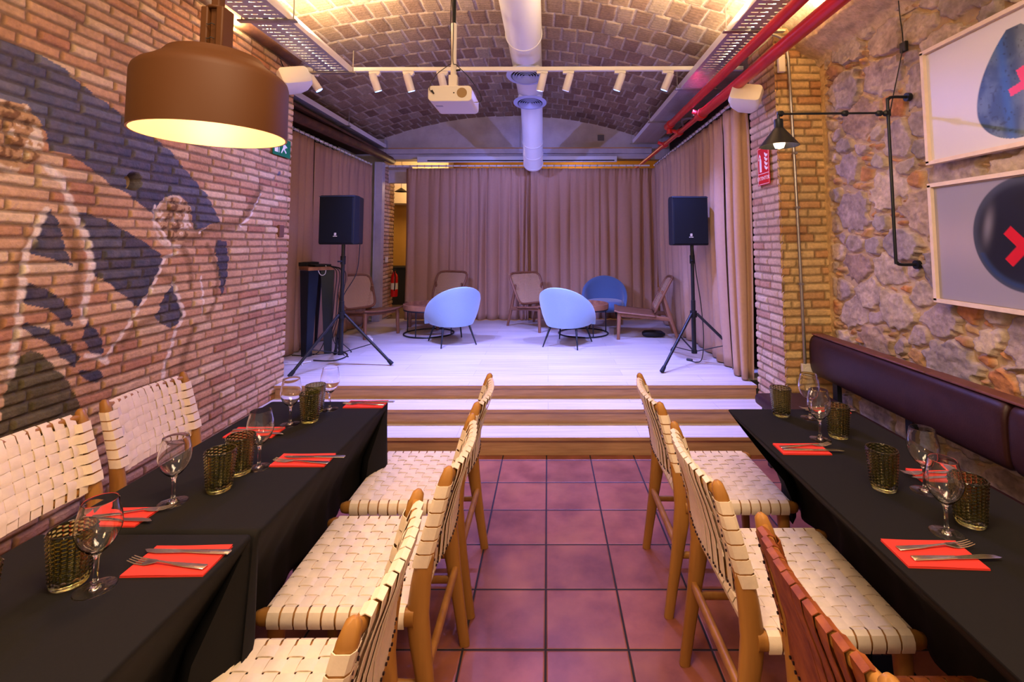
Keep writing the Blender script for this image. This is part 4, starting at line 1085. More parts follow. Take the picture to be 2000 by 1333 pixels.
# tables under their cloths
def table(x0, x1, y0, y1, label):
    t = thing('dining_table', label, 'table', ((x0+x1)/2, (y0+y1)/2, 0), 0, 'tables under black cloths')
    w, l = x1-x0, y1-y0
    mb = MB(); mb.bb((-w/2,-l/2,.715), (w/2,l/2,.742)); mb.build('tabletop', M['rattan_wood'], t, smooth=0)
    for s in (-1, 1):
        mb = MB(); mb.tube([(0,s*l*.30,.02),(0,s*l*.30,.716)], .03, 14); mb.build('leg', M['black_metal'], t)
        mb = MB(); mb.bb((-.16,s*l*.30-.04,0), (.16,s*l*.30+.04,.02)); mb.build('foot', M['black_metal'], t, bevel=.004)
    return t
def cloth(x0, x1, y0, y1, drop, inw, label, seed, zt=.75, inw_end=0):
    # inw: (side sign, how far the chairs push the skirt in)
    rc = .018; pts = []
    def seg(a, b, n, nrm):
        for k in range(n): f = k/n; pts.append((a[0]+(b[0]-a[0])*f, a[1]+(b[1]-a[1])*f, nrm[0], nrm[1], 0))
    def corner(cx, cy, a0):
        for k in range(7):
            a = a0+pi/2*k/6; pts.append((cx+rc*cos(a), cy+rc*sin(a), cos(a), sin(a), 1-abs(k-3)/3.5))
    nx = int((x1-x0)/.02); ny = int((y1-y0)/.02)
    corner(x1-rc, y0+rc, -pi/2); seg((x1,y0+rc), (x1,y1-rc), ny, (1,0)); corner(x1-rc, y1-rc, 0); seg((x1-rc,y1), (x0+rc,y1), nx, (0,1))
    corner(x0+rc, y1-rc, pi/2); seg((x0,y1-rc), (x0,y0+rc), ny, (-1,0)); corner(x0+rc, y0+rc, pi); seg((x0+rc,y0), (x1-rc,y0), nx, (0,-1))
    side, dd = inw
    n = len(pts); rows = [0,.006,.014,.024,.05,.09,.13,.18,.24,.31,.38,.44,drop]
    rows = [r for r in rows if r <= drop]; V = []; rr = .014
    s = 0; S = [0]
    for i in range(1, n): S.append(S[-1]+math.hypot(pts[i][0]-pts[i-1][0], pts[i][1]-pts[i-1][1]))
    for r in rows:
        tt = r/drop
        for i, (x, y, a, c, cn) in enumerate(pts):
            if r < .0241:
                ang = min(1, r/.024)*pi/2; o = rr*(sin(ang)-1); z = zt - rr*(1-cos(ang))
            else:
                o = 0; z = zt-rr-(r-.024)
            q = S[i]
            fold = .010*sin(q*21+seed+1.2*sin(q*5))+.006*sin(q*47+seed*2)
            o += fold*tt**1.2 + .008*tt
            near = 0
            for (cx, cy) in ((x0,y0),(x0,y1),(x1,y0),(x1,y1)):
                near += math.exp(-((x-cx)**2+(y-cy)**2)/.0035)
            o += near*.022*tt*(0 if side < 0 and a*side > -.1 else 1)
            side, dd = inw
            push = dd*min(1, r/.27)**1.05 if (a*side > .5) else 0
            if abs(a) > .1 and a*side > 0 and a*side <= .5: push = dd*min(1, r/.27)*a*side
            o -= push
            if c < -.5 or c > .5: o -= inw_end*tt
            xs_ = 0
            if side < 0 and abs(c) > .05 and not (a*side > .5):
                xs_ = dd*min(1, r/.27)**1.05*max(0, 1-(x-x0)/.25)
                if a*side > 0: xs_ -= dd*min(1, r/.27)*a*side
            V.append((x+a*o+xs_, y+c*o, z))
    mb = MB(); R_ = len(rows)
    F = []
    for j in range(R_-1):
        for i in range(n): F.append((j*n+i, (j+1)*n+i, (j+1)*n+(i+1) % n, j*n+(i+1) % n))
    F.append(tuple(range(n)))
    mb.add(V, F)
    o = mb.build('tablecloth', M['cloth'], smooth=55)
    md = o.modifiers.new('solid', 'SOLIDIFY'); md.thickness = .0015; md.offset = 1
    return tag(o, label, 'tablecloth', 'black tablecloths')
table(-1.30,-.775,1.32,2.28, 'black clothed table on the left, the farther one by the steps')
cloth(-1.315,-.748,1.292,2.315, .40, (1,.145), 'black cloth on the farther left table, below the steps', 1)
table(-1.305,-.785,.30,1.26, 'black clothed table on the left, the nearer one')
cloth(-1.325,-.757,.25,1.286, .40, (1,.165), 'black cloth on the nearer left table, its corner fold at the seam', 4)
table(.875,1.33,.30,2.15, 'long black clothed table on the right, before the leather bench')
cloth(.795,1.36,.25,2.205, .40, (-1,.275), 'long black cloth on the right table', 7)

# bench
t = thing('wall_bench', 'dark brown leather wall bench with a rolled backrest under the stone wall', 'bench', (1.9,2.0,0))
def bench_panel(y0, y1):
    prof = []
    for k in range(24):
        a = 2*pi*k/24; c_, s_ = cos(a), sin(a)
        prof.append((.048*math.copysign(abs(c_)**.8, c_), .705+.140*math.copysign(abs(s_)**.62, s_)))
    mb = MB(); V = []; ys = [y0, y0+.004, y0+.016, y0+.05]+[y0+.05+(y1-y0-.1)*k/14 for k in range(1, 15)]+[y1-.016, y1-.004, y1]
    ins = [.80,.92,.985]+[1]*(len(ys)-6)+[.985,.92,.80]
    for y, f in zip(ys, ins): V += [(x*f-.025*((z-.705)/.14)*.0, y-2.0, .705+(z-.705)*f) for x, z in prof]
    n = 24; F = [tuple(range(n)), tuple(range((len(ys)-1)*n, len(ys)*n))[::-1]]
    for j in range(len(ys)-1):
        for k in range(n): F.append((j*n+k, (j+1)*n+k, (j+1)*n+(k+1) % n, j*n+(k+1) % n))
    mb.add(V, F); return mb.build('backrest', M['bench'], t, smooth=60, fix=True)
bench_panel(1.995,3.45); bench_panel(.55,1.985)
mb = MB(); mb.bb((-.028,-1.45,.8435), (.055,.42,.856)); o = mb.build('top_trim', M['bench_trim'], t, bevel=.004); o['label'] = 'lighter brown leather strip along the top'
mb = MB(); mb.bb((-.028,.424,.8435), (.055,1.44,.854)); mb.build('top_trim', M['bench_trim'], t, bevel=.004)
for y in (3.25,2.60,1.95,1.3):
    mb = MB(); mb.bb((.012,y-2-.025,.0), (.042,y-2+.025,.60)); mb.build('support', M['black_metal'], t, smooth=0)
def seat_cushion(y0, y1):
    mb = MB(); P = rbox(.49,.075,0,.028,5)
    mb.prism(P, (-.215,y0-2,.4135), (1,0,0), (0,0,1), (0,y1-y0,0)); return mb.build('seat', M['bench'], t, smooth=50, bevel=.006)
seat_cushion(1.9,3.40); seat_cushion(.4,1.89)
mb = MB(); mb.bb((-.43,-1.6,.33), (.02,1.36,.375)); mb.build('seat_frame', M['black_metal'], t, smooth=0)
for y in (-1.4,-.1,1.3):
    for x in (-.40,-.02):
        mb = MB(); mb.bb((x-.02,y-.02,0), (x+.02,y+.02,.335)); mb.build('leg', M['black_metal'], t, smooth=0)

# ------------------------------------------------------------------ tableware
ZT = .7515
def napkin(w, d):
    mb = MB(); n1, n2 = 10, 8
    def top(u, v):
        return ((u-.5)*w, (v-.5)*d, .0045+.0008*sin(u*5+v*3)+.0012*(v > .95))
    mb.grid(n1, n2, top); mb.grid(n1, n2, lambda u, v: ((u-.5)*w, (.5-v)*d, .0))
    mb.bb((-w/2,-d/2,0), (w/2,d/2,.0022)); mb.bb((-w/2+.001,-d/2+.001,.0024), (w/2-.002,d/2-.0015,.0046))
    return mb.build('paper_napkin', M['napkin'], smooth=0)
def fork():
    t = thing('fork', '', 'fork', (0,0,0), 0, 'forks on the napkins')
    mb = MB(); mb.loft([(.095,0,.004),(.093,0,.004),(.04,0,.004),(.0,0,.005),(-.03,0,.0065)], [(.007,.0012),(.0085,.0016),(.0065,.0014),(.0035,.0018),(.003,.0018)], 10, (0,1,0), 3.5); mb.build('handle', M['steel'], t)
    mb = MB(); mb.loft([(-.028,0,.0065),(-.040,0,.005),(-.052,0,.003),(-.062,0,.0028)], [(.003,.0014),(.009,.0011),(.012,.0010),(.012,.0010)], 12, (0,1,0), 2.5)
    for k in range(4):
        y = (k-1.5)*.0064
        mb.loft([(-.060,y,.0028),(-.080,y,.004),(-.100,y*.95,.0085)], [(.0021,.0010),(.0019,.0009),(.0009,.0006)], 8, (0,1,0), 2)
    mb.build('tines', M['steel'], t)
    return t
def knife():
    t = thing('knife', '', 'knife', (0,0,0), 0, 'knives on the napkins')
    mb = MB(); mb.loft([(.105,0,.004),(.103,0,.004),(.05,0,.004),(.0,0,.004)], [(.0065,.0015),(.0085,.0022),(.0075,.0020),(.0055,.0018)], 10, (0,1,0), 3.5); mb.build('handle', M['steel'], t)
    mb = MB(); mb.prism([(.002,-.005),(-.07,-.0095),(-.095,-.006),(-.108,.004),(-.10,.0065),(.002,.0065)], (0,0,.0032), (1,0,0), (0,1,0), (0,0,.0012)); mb.build('blade', M['steel'], t, smooth=0, bevel=.0003)
    return t
kf, ff = knife(), fork(); first = [True, True]
def setting(cx, cy, w, d, rot, fo, kn, lab, nm):
    n = napkin(w, d); n.location = (cx, cy, ZT); n.rotation_euler = (0,0,rot); tag(n, 'red folded napkin ' + lab, 'napkin', 'red napkins')
    for k, (proto, (dx, dy, a), lb) in enumerate(((ff, fo, 'steel fork on the red napkin '), (kf, kn, 'steel knife on the red napkin '))):
        o = proto if first[k] else copy_tree(proto); first[k] = False
        o.location = (cx+dx, cy+dy, ZT+.0040); o.rotation_euler = (0,0,a); o['label'] = lb + lab
setting(-.870,1.172,.185,.105, .02, (-.01,-.018,-.12), (.0,.026,-.03), 'of the near left table, aisle side', '')
setting(-.842,1.690,.185,.090, .0, (.005,-.020,-.10), (.03,.016,.0), 'on the left, beside the middle aisle chair', '')
setting(-.842,2.258,.180,.090, .0, (-.005,-.012,-.08), (.02,.018,.0), 'at the far end of the left table', '')
setting(-1.182,1.350,.180,.085, .0, (.03,.018,pi+.25), (.015,-.018,pi-.05), 'on the left, wall side, behind the near wine glass', '')
setting(-1.157,1.930,.190,.095, .0, (.0,.018,pi+.05), (.02,-.018,pi-.05), 'on the left, wall side, by the mural', '')
setting(.920,1.195,.180,.100, -.05, (.02,.022,pi+.09), (.038,-.020,pi+.03), 'nearest the camera on the right table', '')
setting(.915,1.775,.170,.085, -.02, (.02,.018,pi+.12), (.03,-.018,pi-.05), 'midway along the right table, aisle side', '')
setting(1.255,1.575,.170,.080, -.1, (-.02,.016,.05), (.0,-.016,.03), 'on the right table, bench side, behind two wine glasses', '')
setting(1.245,2.170,.160,.065, .0, (-.02,.012,.0), (.0,-.012,.0), 'at the far end of the right table, bench side', '')

def wine_glass():
    t = thing('wine_glass', '', 'glass', (0,0,0), 0, 'wine glasses')
    out = [(0,.0022),(.012,.0020),(.034,.0002),(.0365,.0),(.0375,.0006),(.036,.0013),(.020,.0030),(.010,.0052),(.0058,.010),(.0048,.022),(.0042,.05),(.0050,.070),(.0085,.078),(.020,.088),(.033,.106),(.0405,.128),(.0415,.142),(.039,.162),(.0345,.182),(.0322,.196),(.0318,.1975)]
    inn = [(.0312,.1975),(.0314,.195),(.0338,.182),(.0382,.162),(.0407,.142),(.0397,.128),(.0322,.1068),(.0192,.0892),(.007,.0805),(0,.0795)]
    mb = MB(); mb.lathe([(r_, z_*.94) for r_, z_ in out+inn], 56); mb.build('glass_body', M['glass'], t, smooth=60)
    return t
def tumbler():
    t = thing('tumbler', '', 'glass', (0,0,0), 0, 'olive textured tumblers')
    prof = [(0,0),(.030,0),(.0325,.003)]
    nz = 60
    for k in range(nz+1): z = .006+.112*k/nz; prof.append((.0330+.0095*(z/.12), z))
    prof += [(.0415,.1195),(.0400,.1195)]
    for k in range(8): z = .117-.105*k/7; prof.append((.0300+.0095*(z/.12), z))
    prof += [(.02,.0105),(0,.0105)]
    def fn(a, z, r):
        if r < .032 or z < .012 or z > .118 or r < .0330+.0095*(z/.12)-.0005: return 0
        col = sin(a*11); row = sin(z*2*pi/.0088)
        return .0027*(abs(col)**.6)*(.5+.5*row*(1 if col > 0 else -1)) 
    mb = MB(); mb.lathe(prof, 132, fn=fn); mb.build('glass_body', M['tumbler'], t, smooth=80)
    return t
wg, tb = wine_glass(), tumbler(); f1 = [True, True]
def put(i, x, y, label):
    p = (wg, tb)[i]; o = p if f1[i] else copy_tree(p); f1[i] = False
    o.location = (x, y, ZT); o['label'] = label; o.rotation_euler = (0,0,x*7+y*3)
for x, y, l in ((-.985,1.085,'wine glass nearest the camera on the left, beside a red napkin'), (-1.086,1.428,'wine glass on the left in front of the near wall chair'), (-.967,1.643,'wine glass on the left beside the middle aisle napkin'), (-1.069,2.024,'wine glass on the left touching the far pair of tumblers'), (-.985,2.198,'farthest wine glass on the left, next to the steps'),
    (1.024,1.280,'wine glass on the right, nearer of the pair before the near bench napkin'), (1.133,1.488,'wine glass on the right, farther one of the pair by the bench napkin'), (1.034,1.866,'wine glass on the right, in front of the far pair'), (1.117,2.087,'farthest wine glass on the right, below the wall socket')):
    put(0, x, y, l)
for x, y, l in ((-1.056,1.100,'olive tumbler left of the nearest wine glass'), (-1.000,1.498,'olive tumbler on the left, nearer of the middle pair'), (-1.007,1.605,'olive tumbler on the left, farther of the middle pair'), (-1.001,2.052,'olive tumbler on the left, nearer of the far pair'), (-1.035,2.165,'olive tumbler on the left, farthest of all, behind another'), (-1.118,.962,'olive tumbler cut by the left picture edge'),
    (1.122,1.322,'olive tumbler nearest the right picture edge'), (1.019,1.503,'olive tumbler on the right standing alone beside the wine glass pair'), (1.116,1.888,'olive tumbler on the right beside the smaller wine glass'), (1.008,2.115,'olive tumbler at the far corner of the right table')):
    put(1, x, y, l)

# ------------------------------------------------------------------ on the stage
# loudspeakers on tripods
def tripod(cx, cy, a0, r, label):
    t = thing('speaker_stand', label, 'stand', (cx,cy,ZS))
    mb = MB(); mb.tube([(0,0,.10),(0,0,.60)], .021, 16); mb.tube([(0,0,.52),(0,0,1.14)], .017, 16); mb.build('pole', M['black_metal'], t)
    mb = MB(); mb.tube([(0,0,.44),(0,0,.50)], .032, 16); mb.build('collar', M['black_plastic'], t)
    mb = MB(); mb.tube([(0,0,.95),(0,0,1.03)], .024, 14); mb.tube([(0,-.015,.98),(-.015,-.05,.98),(-.03,-.05,.98)], .007, 8); mb.build('collar', M['black_plastic'], t)
    mb = MB(); mb.tube([(0,0,.10),(0,0,.13)], .027, 14); mb.build('collar', M['black_plastic'], t)
    for k in range(3):
        a = a0+k*2*pi/3; c_, s_ = cos(a), sin(a)
        mb = MB(); mb.tube([(.03*c_,.03*s_,.475),(r*c_,r*s_,.016)], .0135, 12); l = mb.build('leg', M['black_metal'], t)
        mb = MB(); mb.tube([(r*.93*c_,r*.93*s_,.05),(r*1.01*c_,r*1.01*s_,.012)], [.017,.020], 12); mb.build('rubber_foot', M['black_plastic'], l)
        mb = MB(); mb.loft([(.02*c_,.02*s_,.12),(r*.60*c_,r*.60*s_,.20)], (.004,.009), 8, (0,0,1), 3); mb.build('brace', M['black_metal'], t)
    return t
tripod(-1.965,4.585, atan2(4.143-4.585,-2.229+1.965), .49, 'black tripod speaker stand left, near the mural wall')
tripod(1.395,4.62, atan2(4.288-4.62,.992-1.395), .50, 'black tripod speaker stand right, before the side curtain')
def pa(loc, rz, label):
    t = thing('loudspeaker', label, 'loudspeaker', loc, rz)
    w, h, d = .355, .475, .33
    mb = MB(); poly = [(-w/2,0),(w/2,0),(w/2,.10),(w/2-.07,d),(-w/2+.07,d),(-w/2,.10)]
    mb.prism(poly, (0,-.05,0), (1,0,0), (0,1,0), (0,0,h)); mb.build('cabinet', M['black_plastic'], t, smooth=0, bevel=.012)
    mb = MB(); mb.bb((-w/2+.010,-.066,.012), (w/2-.010,-.050,h-.012)); mb.build('grille', M['grille'], t, smooth=0, bevel=.006)
    mb = MB(); mb.bb((-w/2+.006,-.068,h-.016), (w/2-.006,-.05,h-.010)); mb.build('top_edge', mat('edge_blue_black', (.03,.05,.10), .35), t, smooth=0)
    mb = MB(); y = -.0665
    for a in ((-.010,.010,.088,.092),(-.010,.010,.108,.112),(-.010,-.006,.088,.112),(.006,.010,.088,.112),(-.003,.003,.094,.106)): mb.bb((a[0],y-.001,a[2]), (a[1],y,a[3]))
    g = mb.build('logo', M['logo'], t, smooth=0)
    mb = MB()
    for k in range(7): mb.bb((-.021+k*.006,y-.001,.076), (-.017+k*.006,y,.082))
    mb.build('logo_bar', M['logo'], t, smooth=0)
    return t
pa((-2.02,4.60,1.485), radians(-5), 'black loudspeaker on the left tripod, by the mural wall')
pa((1.368,4.62,1.470), radians(4), 'black loudspeaker on the right tripod, before the curtain')
mb = MB(); mb.tube(arc([(1.43,4.70,1.48),(1.46,4.72,1.2),(1.50,4.72,.90),(1.50,4.66,.60),(1.46,4.60,.40),(1.42,4.66,ZS+.006),(1.38,4.74,ZS+.006)], 10), .0045, 6); mb.tube([(1.36,4.75,ZS+.012),(1.40,4.71,ZS+.012)], .012, 8)
tag(mb.build('speaker_cable', M['cable']), 'thin black cable hanging from the right loudspeaker to the stage', 'cable')
mb = MB(); mb.tube(arc([(-1.86,4.72,1.49),(-1.90,4.75,1.2),(-2.05,4.80,.95),(-2.10,4.95,.70),(-2.2,5.0,.5),(-2.1,4.98,ZS+.006),(-2.02,4.9,ZS+.006)], 10), .0045, 6)
tag(mb.build('speaker_cable', M['cable']), 'thin black cable hanging from the left loudspeaker', 'cable')

# high table with sheet metal legs
t = thing('high_table', 'high table with black tapered sheet legs beside the mural wall end', 'table', (-2.56,5.17,ZS), radians(0))
cs = [(-2.86,5.34),(-2.45,4.90),(-2.27,5.06),(-2.68,5.50)]
ctr = Vector((-2.565,5.20))
top = [((x-ctr.x)*1.10+ctr.x+2.56, (y-ctr.y)*1.10+ctr.y-5.17) for x, y in cs]
mb = MB(); mb.prism(top, (0,0,.872), (1,0,0), (0,1,0), (0,0,.036)); mb.build('tabletop', M['tray_wood'], t, smooth=0, bevel=.003)
for x, y in cs:
    v = Vector((ctr.x-x, ctr.y-y)).normalized()
    px, py = x+2.56, y-5.17
    mb = MB()
    for s in (-1, 1):
        d = Vector((v.x*cos(s*.8)-v.y*sin(s*.8), v.x*sin(s*.8)+v.y*cos(s*.8)))
        n_ = Vector((-d.y, d.x))*.004
        a, b_ = Vector((px, py)), Vector((px, py))
        q = [(a.x,a.y,0), (a.x+d.x*.065,a.y+d.y*.065,0), (a.x+d.x*.12,a.y+d.y*.12,.87), (a.x,a.y,.87)]
        mb.add([(p[0]+n_.x,p[1]+n_.y,p[2]) for p in q]+[(p[0]-n_.x,p[1]-n_.y,p[2]) for p in q], [(0,1,2,3),(7,6,5,4),(0,4,5,1),(1,5,6,2),(2,6,7,3),(3,7,4,0)])
    mb.build('leg', mat('blue_black_steel', (.012,.02,.035), .35, metal=.3) if 'blue_black_steel' not in bpy.data.materials else bpy.data.materials['blue_black_steel'], t, smooth=0, fix=True)
ztop = ZS+.909
def item(name, c, d, m, label, cat, rz=0, bev=.004):
    mb = MB(); mb.box((0,0,d[2]/2), d); o = mb.build(name, m, smooth=0, bevel=bev); o.location = c; o.rotation_euler = (0,0,rz); return tag(o, label, cat)
item('audio_mixer', (-2.66,5.24,ztop), (.26,.20,.04), M['black_plastic'], 'black audio mixer at the wall end of the high table', 'mixer', radians(-45))
item('laptop', (-2.42,5.07,ztop), (.22,.16,.022), M['black_plastic'], 'flat black device on the stage end of the high table', 'device', radians(-45))
item('control_box', (-2.72,5.30,ztop+.041), (.10,.08,.05), mat('pale_blue_box', (.35,.42,.6), .4), 'small pale blue box on the audio mixer', 'box', radians(-45))
mb = MB(); mb.tube(arc([(-2.39,4.985,ztop+.01),(-2.385,4.965,ztop-.03),(-2.36,4.975,ztop-.085),(-2.325,4.995,ztop-.075),(-2.32,5.0,ztop+.0),(-2.34,5.02,ztop+.012)], 8), .004, 6)
tag(mb.build('white_cable', M['white_cable']), 'white cable looping over the edge of the high table', 'cable')
mb = MB()
rng = random.Random(4)
for k in range(4):
    x = -2.25+.03*k; mb.tube(arc([(-2.33,5.03,ztop+.01),(x+.04,5.0,ztop-.05),(x+.02,5.02,.95),(x-.02+.03*rng.random(),5.05,.7),(x-.1,5.1+.1*rng.random(),.5),(-2.4+.1*k,5.0+.05*k,ZS+.01),(-2.62+.18*k,4.95+.05*k,ZS+.01)], 8), .0045, 6)
tag(mb.build('cable_tangle', M['cable']), 'tangle of black cables hanging from the high table to the floor', 'cables', kind='stuff')
mb = MB(); mb.tube(arc([(-2.30,4.75,ZS+.008),(-2.15,4.72,ZS+.008),(-2.06,4.78,ZS+.008),(-2.05,4.95,ZS+.008),(-2.15,5.1,ZS+.008)], 8), .006, 6)
tag(mb.build('floor_cable', M['cable']), 'black cable curled on the stage between the tripod legs', 'cable')
mb = MB(); mb.box((0,0,.02), (.055,.24,.035)); 
for k in range(4): mb.tube([(0,-.08+.05*k,.037),(0,-.08+.05*k,.041)], .02, 14)
o = mb.build('power_strip', M['white_plastic'], bevel=.003); o.location = (-2.13,5.75,ZS+.002); o.rotation_euler = (0,0,radians(28)); tag(o, 'pale power strip on the stage behind the left tripod', 'power strip')
mb = MB(); mb.tube(arc([(-2.50,4.60,ZS+.008),(-2.38,4.62,ZS+.01),(-2.30,4.70,ZS+.008)], 6), .006, 6); mb.tube(arc([(-2.5,4.66,ZS+.008),(-2.40,4.64,ZS+.01),(-2.32,4.58,ZS+.008)], 6), .006, 6)
tag(mb.build('white_floor_cable', M['white_cable']), 'white cable on the stage at the foot of the mural wall', 'cable')
# bag
mb = MB(); mb.loft([(-.13,0,.035),(-.10,0,.04),(0,0,.04),(.10,0,.036),(.14,0,.03)], [(.018,.04),(.035,.07),(.04,.08),(.035,.07),(.015,.04)], 16, (0,0,1), 2.8)
o = mb.build('black_bag', M['black_plastic']); o.location = (1.29,5.93,ZS); tag(o, 'flat black bag on the stage under the profile rattan chair', 'bag')

# cane lounge chairs
def cane_chair():
    t = thing('cane_lounge_chair', '', 'chair', (0,0,0), 0, 'walnut lounge chairs with cane backs')
    wd = M['rattan_wood']
    for s in (-1, 1):
        mb = MB(); mb.loft([(.33,s*.245,0),(.315,s*.24,.31)], [(.016,.019),(.021,.024)], 12, (0,1,0), 3); mb.build('front_leg', wd, t, smooth=50)
        mb = MB(); mb.loft([(-.37,s*.235,0),(-.27,s*.235,.30),(-.19,s*.235,.58)], [(.014,.016),(.017,.026),(.012,.014)], 12, (0,1,0), 3); mb.build('rear_leg', wd, t, smooth=50)
        mb = MB(); mb.loft([(.33,s*.240,.295),(0,s*.238,.275),(-.29,s*.236,.245)], (.013,.026), 12, (0,1,0), 3); mb.build('side_rail', wd, t, smooth=50)
    mb = MB(); mb.loft([(.30,-.24,.285),(.30,.24,.285)], (.02,.014), 10, (0,0,1), 3); mb.loft([(-.08,-.24,.258),(-.08,.24,.258)], (.02,.014), 10, (0,0,1), 3); mb.build('cross_rails', wd, t)
    def seat(u, v):
        x = .375-.49*u; y = (v-.5)*.565
        return (x, y, .338 - .045*u - .022*(1-(2*v-1)**2) + .012*(u < .08))
    mb = MB(); mb.grid(20, 16, seat); o = mb.build('seat', wd, t, smooth=80); md = o.modifiers.new('s', 'SOLIDIFY'); md.thickness = .018; md.offset = 1
    # back frame: rounded trapezoid, reclined and gently curved
    def bp(u, v):      # u -1..1 across, v 0..1 up
        hw = .265-.045*(1-v) ; hw = .235+.045*v
        x = -.095-.205*v - .035*(1-u*u); z = .315+.415*v
        return (x, u*hw, z)
    out = []
    n = 40
    for k in range(n):
        a = 2*pi*k/n; c_, s_ = cos(a), sin(a)
        out.append(bp(math.copysign(abs(c_)**.36, c_), .5+.5*math.copysign(abs(s_)**.36, s_)))
    mb = MB(); mb.tube(out, .0165, 10, closed=True); mb.build('back_frame', wd, t)
    mb = MB()
    for i in range(30):
        u = -.95+1.9*i/29; mb.ribbon([bp(u, .02+.96*k/8) for k in range(9)], [(1,0,.4)]*9, (0,1,0), .0095, .0012)
    for i in range(24):
        v = .03+.94*i/23; mb.ribbon([tuple(Vector(bp(-.96+1.92*k/10, v))+Vector((.001,0,0))) for k in range(11)], [(1,0,.4)]*11, (0,0,1), .0095, .0012)
    mb.build('cane_panel', M['cane'], t, smooth=0)
    return t
def face(dx, dy): return atan2(dy, dx)
c = cane_chair(); c.location = (-2.33,6.15,ZS); c.rotation_euler = (0,0,face(.84,-.54)); c['label'] = 'cane backed lounge chair at the left, behind the tripod'
dup(c, (-1.53,6.80,ZS), face(-.45,-.89), 'cane backed lounge chair behind the left light blue chair')
dup(c, (-.14,6.60,ZS), face(.66,-.75), 'cane backed lounge chair left of centre, turned to the right')
dup(c, (1.20,5.96,ZS), face(-.99,.14), 'cane backed lounge chair seen in profile at the right curtain')

# upholstered shell chairs
def shell_chair(fab):
    t = thing('shell_chair', '', 'chair', (0,0,0), 0, 'blue upholstered shell chairs')
    nu, nv = 48, 12; am = radians(118)
    def top(a):
        k = min(1, abs(a)/am); return .20 + .44*max(0, cos(k*pi/2))**.75 + .02
    def P(a, f, off):
        zt = top(a); zb = .215 + .03*(abs(a)/am)**2
        z = zb + (zt-zb)*f
        rx, ry = .275+.03*f, .285+.035*f
        rin = 1 - off - .16*(1-f)**3
        lean = -.05*f*f
        return (-.02 + lean*cos(a) - rx*rin*cos(a), ry*rin*sin(a), z)
    V = []; F = []
    # closed loop across the thickness: outer bottom -> top -> inner bottom
    prof = [(k/nv, 0) for k in range(nv)] + [(1,.02),(1.02,.07),(1,.12)] + [(1-k/nv, .14) for k in range(1, nv+1)]
    m = len(prof)
    for i in range(nu+1):
        a = -am+2*am*i/nu
        ease = 1.0
        for (f, o_) in prof:
            V.append(P(a, f, o_))
    for i in range(nu):
        for k in range(m):
            F.append((i*m+k, (i+1)*m+k, (i+1)*m+(k+1) % m, i*m+(k+1) % m))
    F.append(tuple(range(m))); F.append(tuple(range(nu*m, nu*m+m))[::-1])
    mb = MB(); mb.add(V, F); mb.build('back_shell', fab, t, smooth=60, fix=True)
    mb = MB()
    prof2 = []
    def ring(z, k): return [( .035+ .275*k*math.copysign(abs(cos(a))**.85, cos(a)), .262*k*math.copysign(abs(sin(a))**.85, sin(a)), z) for a in [2*pi*q/40 for q in range(40)]]
    V = []; rs = [(.215,.80),(.225,.92),(.26,1.0),(.31,1.0),(.345,.94),(.356,.80),(.358,.4)]
    for z, k in rs: V += ring(z, k)
    F = [tuple(range(40))[::-1], tuple(range((len(rs)-1)*40, len(rs)*40))]
    for i in range(len(rs)-1):
        for k in range(40): F.append((i*40+k, i*40+(k+1) % 40, (i+1)*40+(k+1) % 40, (i+1)*40+k))
    mb.add(V, F); mb.build('seat_cushion', fab, t, smooth=60)
    for sx in (-1, 1):
        for sy in (-1, 1):
            mb = MB(); mb.tube([(sx*.15,sy*.15,.225),(sx*.245-.01,sy*.205,0)], [.013,.007], 10); mb.build('leg', M['black_metal'], t)
    return t
s1 = shell_chair(M['blue_light']); s1.location = (-1.115,5.60,ZS); s1.rotation_euler = (0,0,face(-.50,.87)); s1['label'] = 'light blue shell chair on the left, seen from behind'
dup(s1, (.232,5.51,ZS), face(.40,.92), 'light blue shell chair in the middle, seen from behind')
s2 = shell_chair(M['blue']); s2.location = (.79,6.72,ZS); s2.rotation_euler = (0,0,face(-.12,-.99)); s2['label'] = 'shaded blue shell chair facing the room by the back curtain'

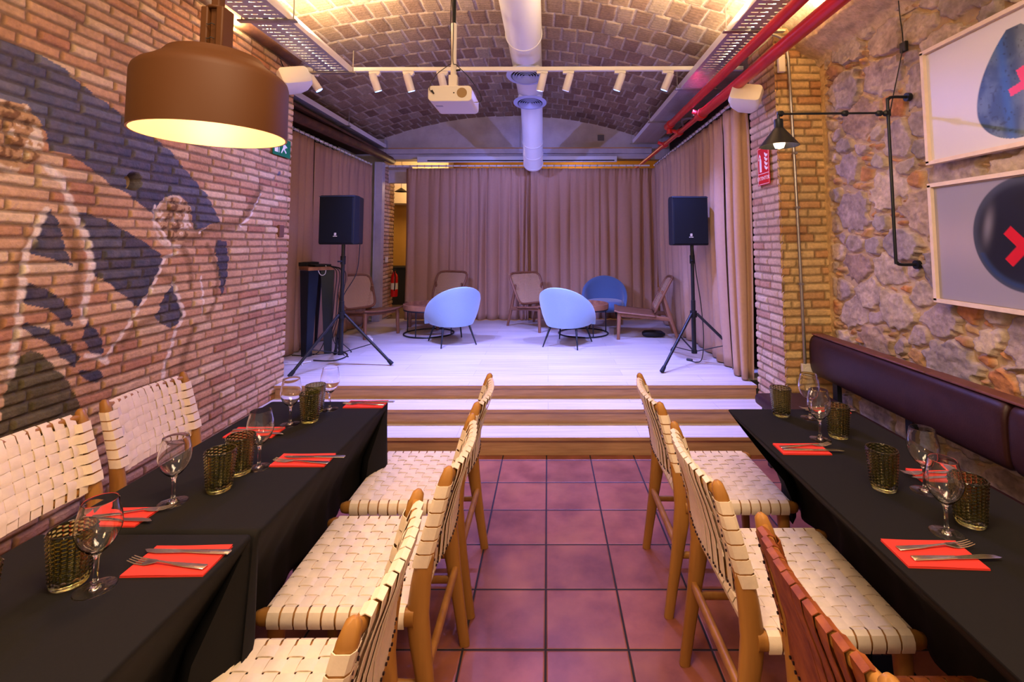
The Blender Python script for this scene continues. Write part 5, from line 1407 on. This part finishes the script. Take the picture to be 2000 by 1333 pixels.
# round tray tables
def tray_table(r):
    t = thing('tray_table', '', 'coffee table', (0,0,0), 0, 'round tray coffee tables')
    mb = MB()
    for z in (.012, .315): mb.tube([(r*.99*cos(2*pi*k/48), r*.99*sin(2*pi*k/48), z) for k in range(48)], .0085, 8, closed=True)
    mb.build('frame_rings', M['black_metal'], t)
    for k in range(4):
        a = pi/4+.5+k*pi/2; mb = MB(); mb.tube([(r*.99*cos(a), r*.99*sin(a), .012), (r*.99*cos(a), r*.99*sin(a), .315)], .007, 8); mb.build('leg', M['black_metal'], t)
    mb = MB(); mb.lathe([(0,.323),(r,.323),(r+.008,.345),(r+.008,.385),(r-.004,.388),(r-.008,.345),(r-.02,.336),(0,.336)], 56); mb.build('tray', M['tray_wood'], t)
    mb = MB(); mb.loft([(-.10,.06,.348),(0,.09,.349),(.10,.06,.348)], (.030,.009), 10, (0,1,0), 2.5); mb.build('carved_dish', M['rattan_wood'], t)
    return t
tt = tray_table(.315); tt.location = (-1.51,6.13,ZS); tt['label'] = 'round wooden tray table left, beside the light blue chair'
dup(tt, (.45,6.13,ZS), .6, 'round wooden tray table right, between the light and shaded blue chairs')

# things beyond the stage, seen through the gap
t = thing('fire_extinguisher', 'red fire extinguisher hung on the back brick pier', 'extinguisher', (-2.44,7.62,ZS+.30))
mb = MB(); mb.lathe([(0,0),(.05,.005),(.055,.02),(.055,.30),(.045,.35),(.02,.375),(.018,.40),(0,.40)], 20); mb.build('cylinder', M['red'], t)
mb = MB(); mb.box((0,0,.42), (.03,.07,.03)); mb.tube(arc([(0,-.03,.42),(.03,-.07,.36),(.03,-.065,.2),(.02,-.06,.1)], 6), .009, 8); mb.build('valve_and_hose', M['black_plastic'], t)
mb = MB(); mb.lathe([(.0556,.12),(.0556,.22)], 20); mb.build('paper_label', M['white'], t)
mb = MB(); mb.box((0,0,0), (.02,.08,.08)); mb.tube([(.01,0,0),(.014,0,0)], .022, 14); o = mb.build('light_switch', M['white_plastic'], bevel=.003); o.location = (-2.482,7.36,1.24); tag(o, 'white switch plate on the back brick pier above the extinguisher', 'switch')
t = thing('cone_pendant', 'small black cone pendant in the room behind the stage', 'lamp', (-2.46,7.95,2.36))
mb = MB(); mb.lathe([(.012,.06),(.11,.0),(.108,-.004),(.010,.052)], 24); mb.build('shade', M['black_metal'], t)
mb = MB(); mb.tube([(0,0,.05),(0,0,.92)], .004, 6); mb.build('cord', M['cable'], t)
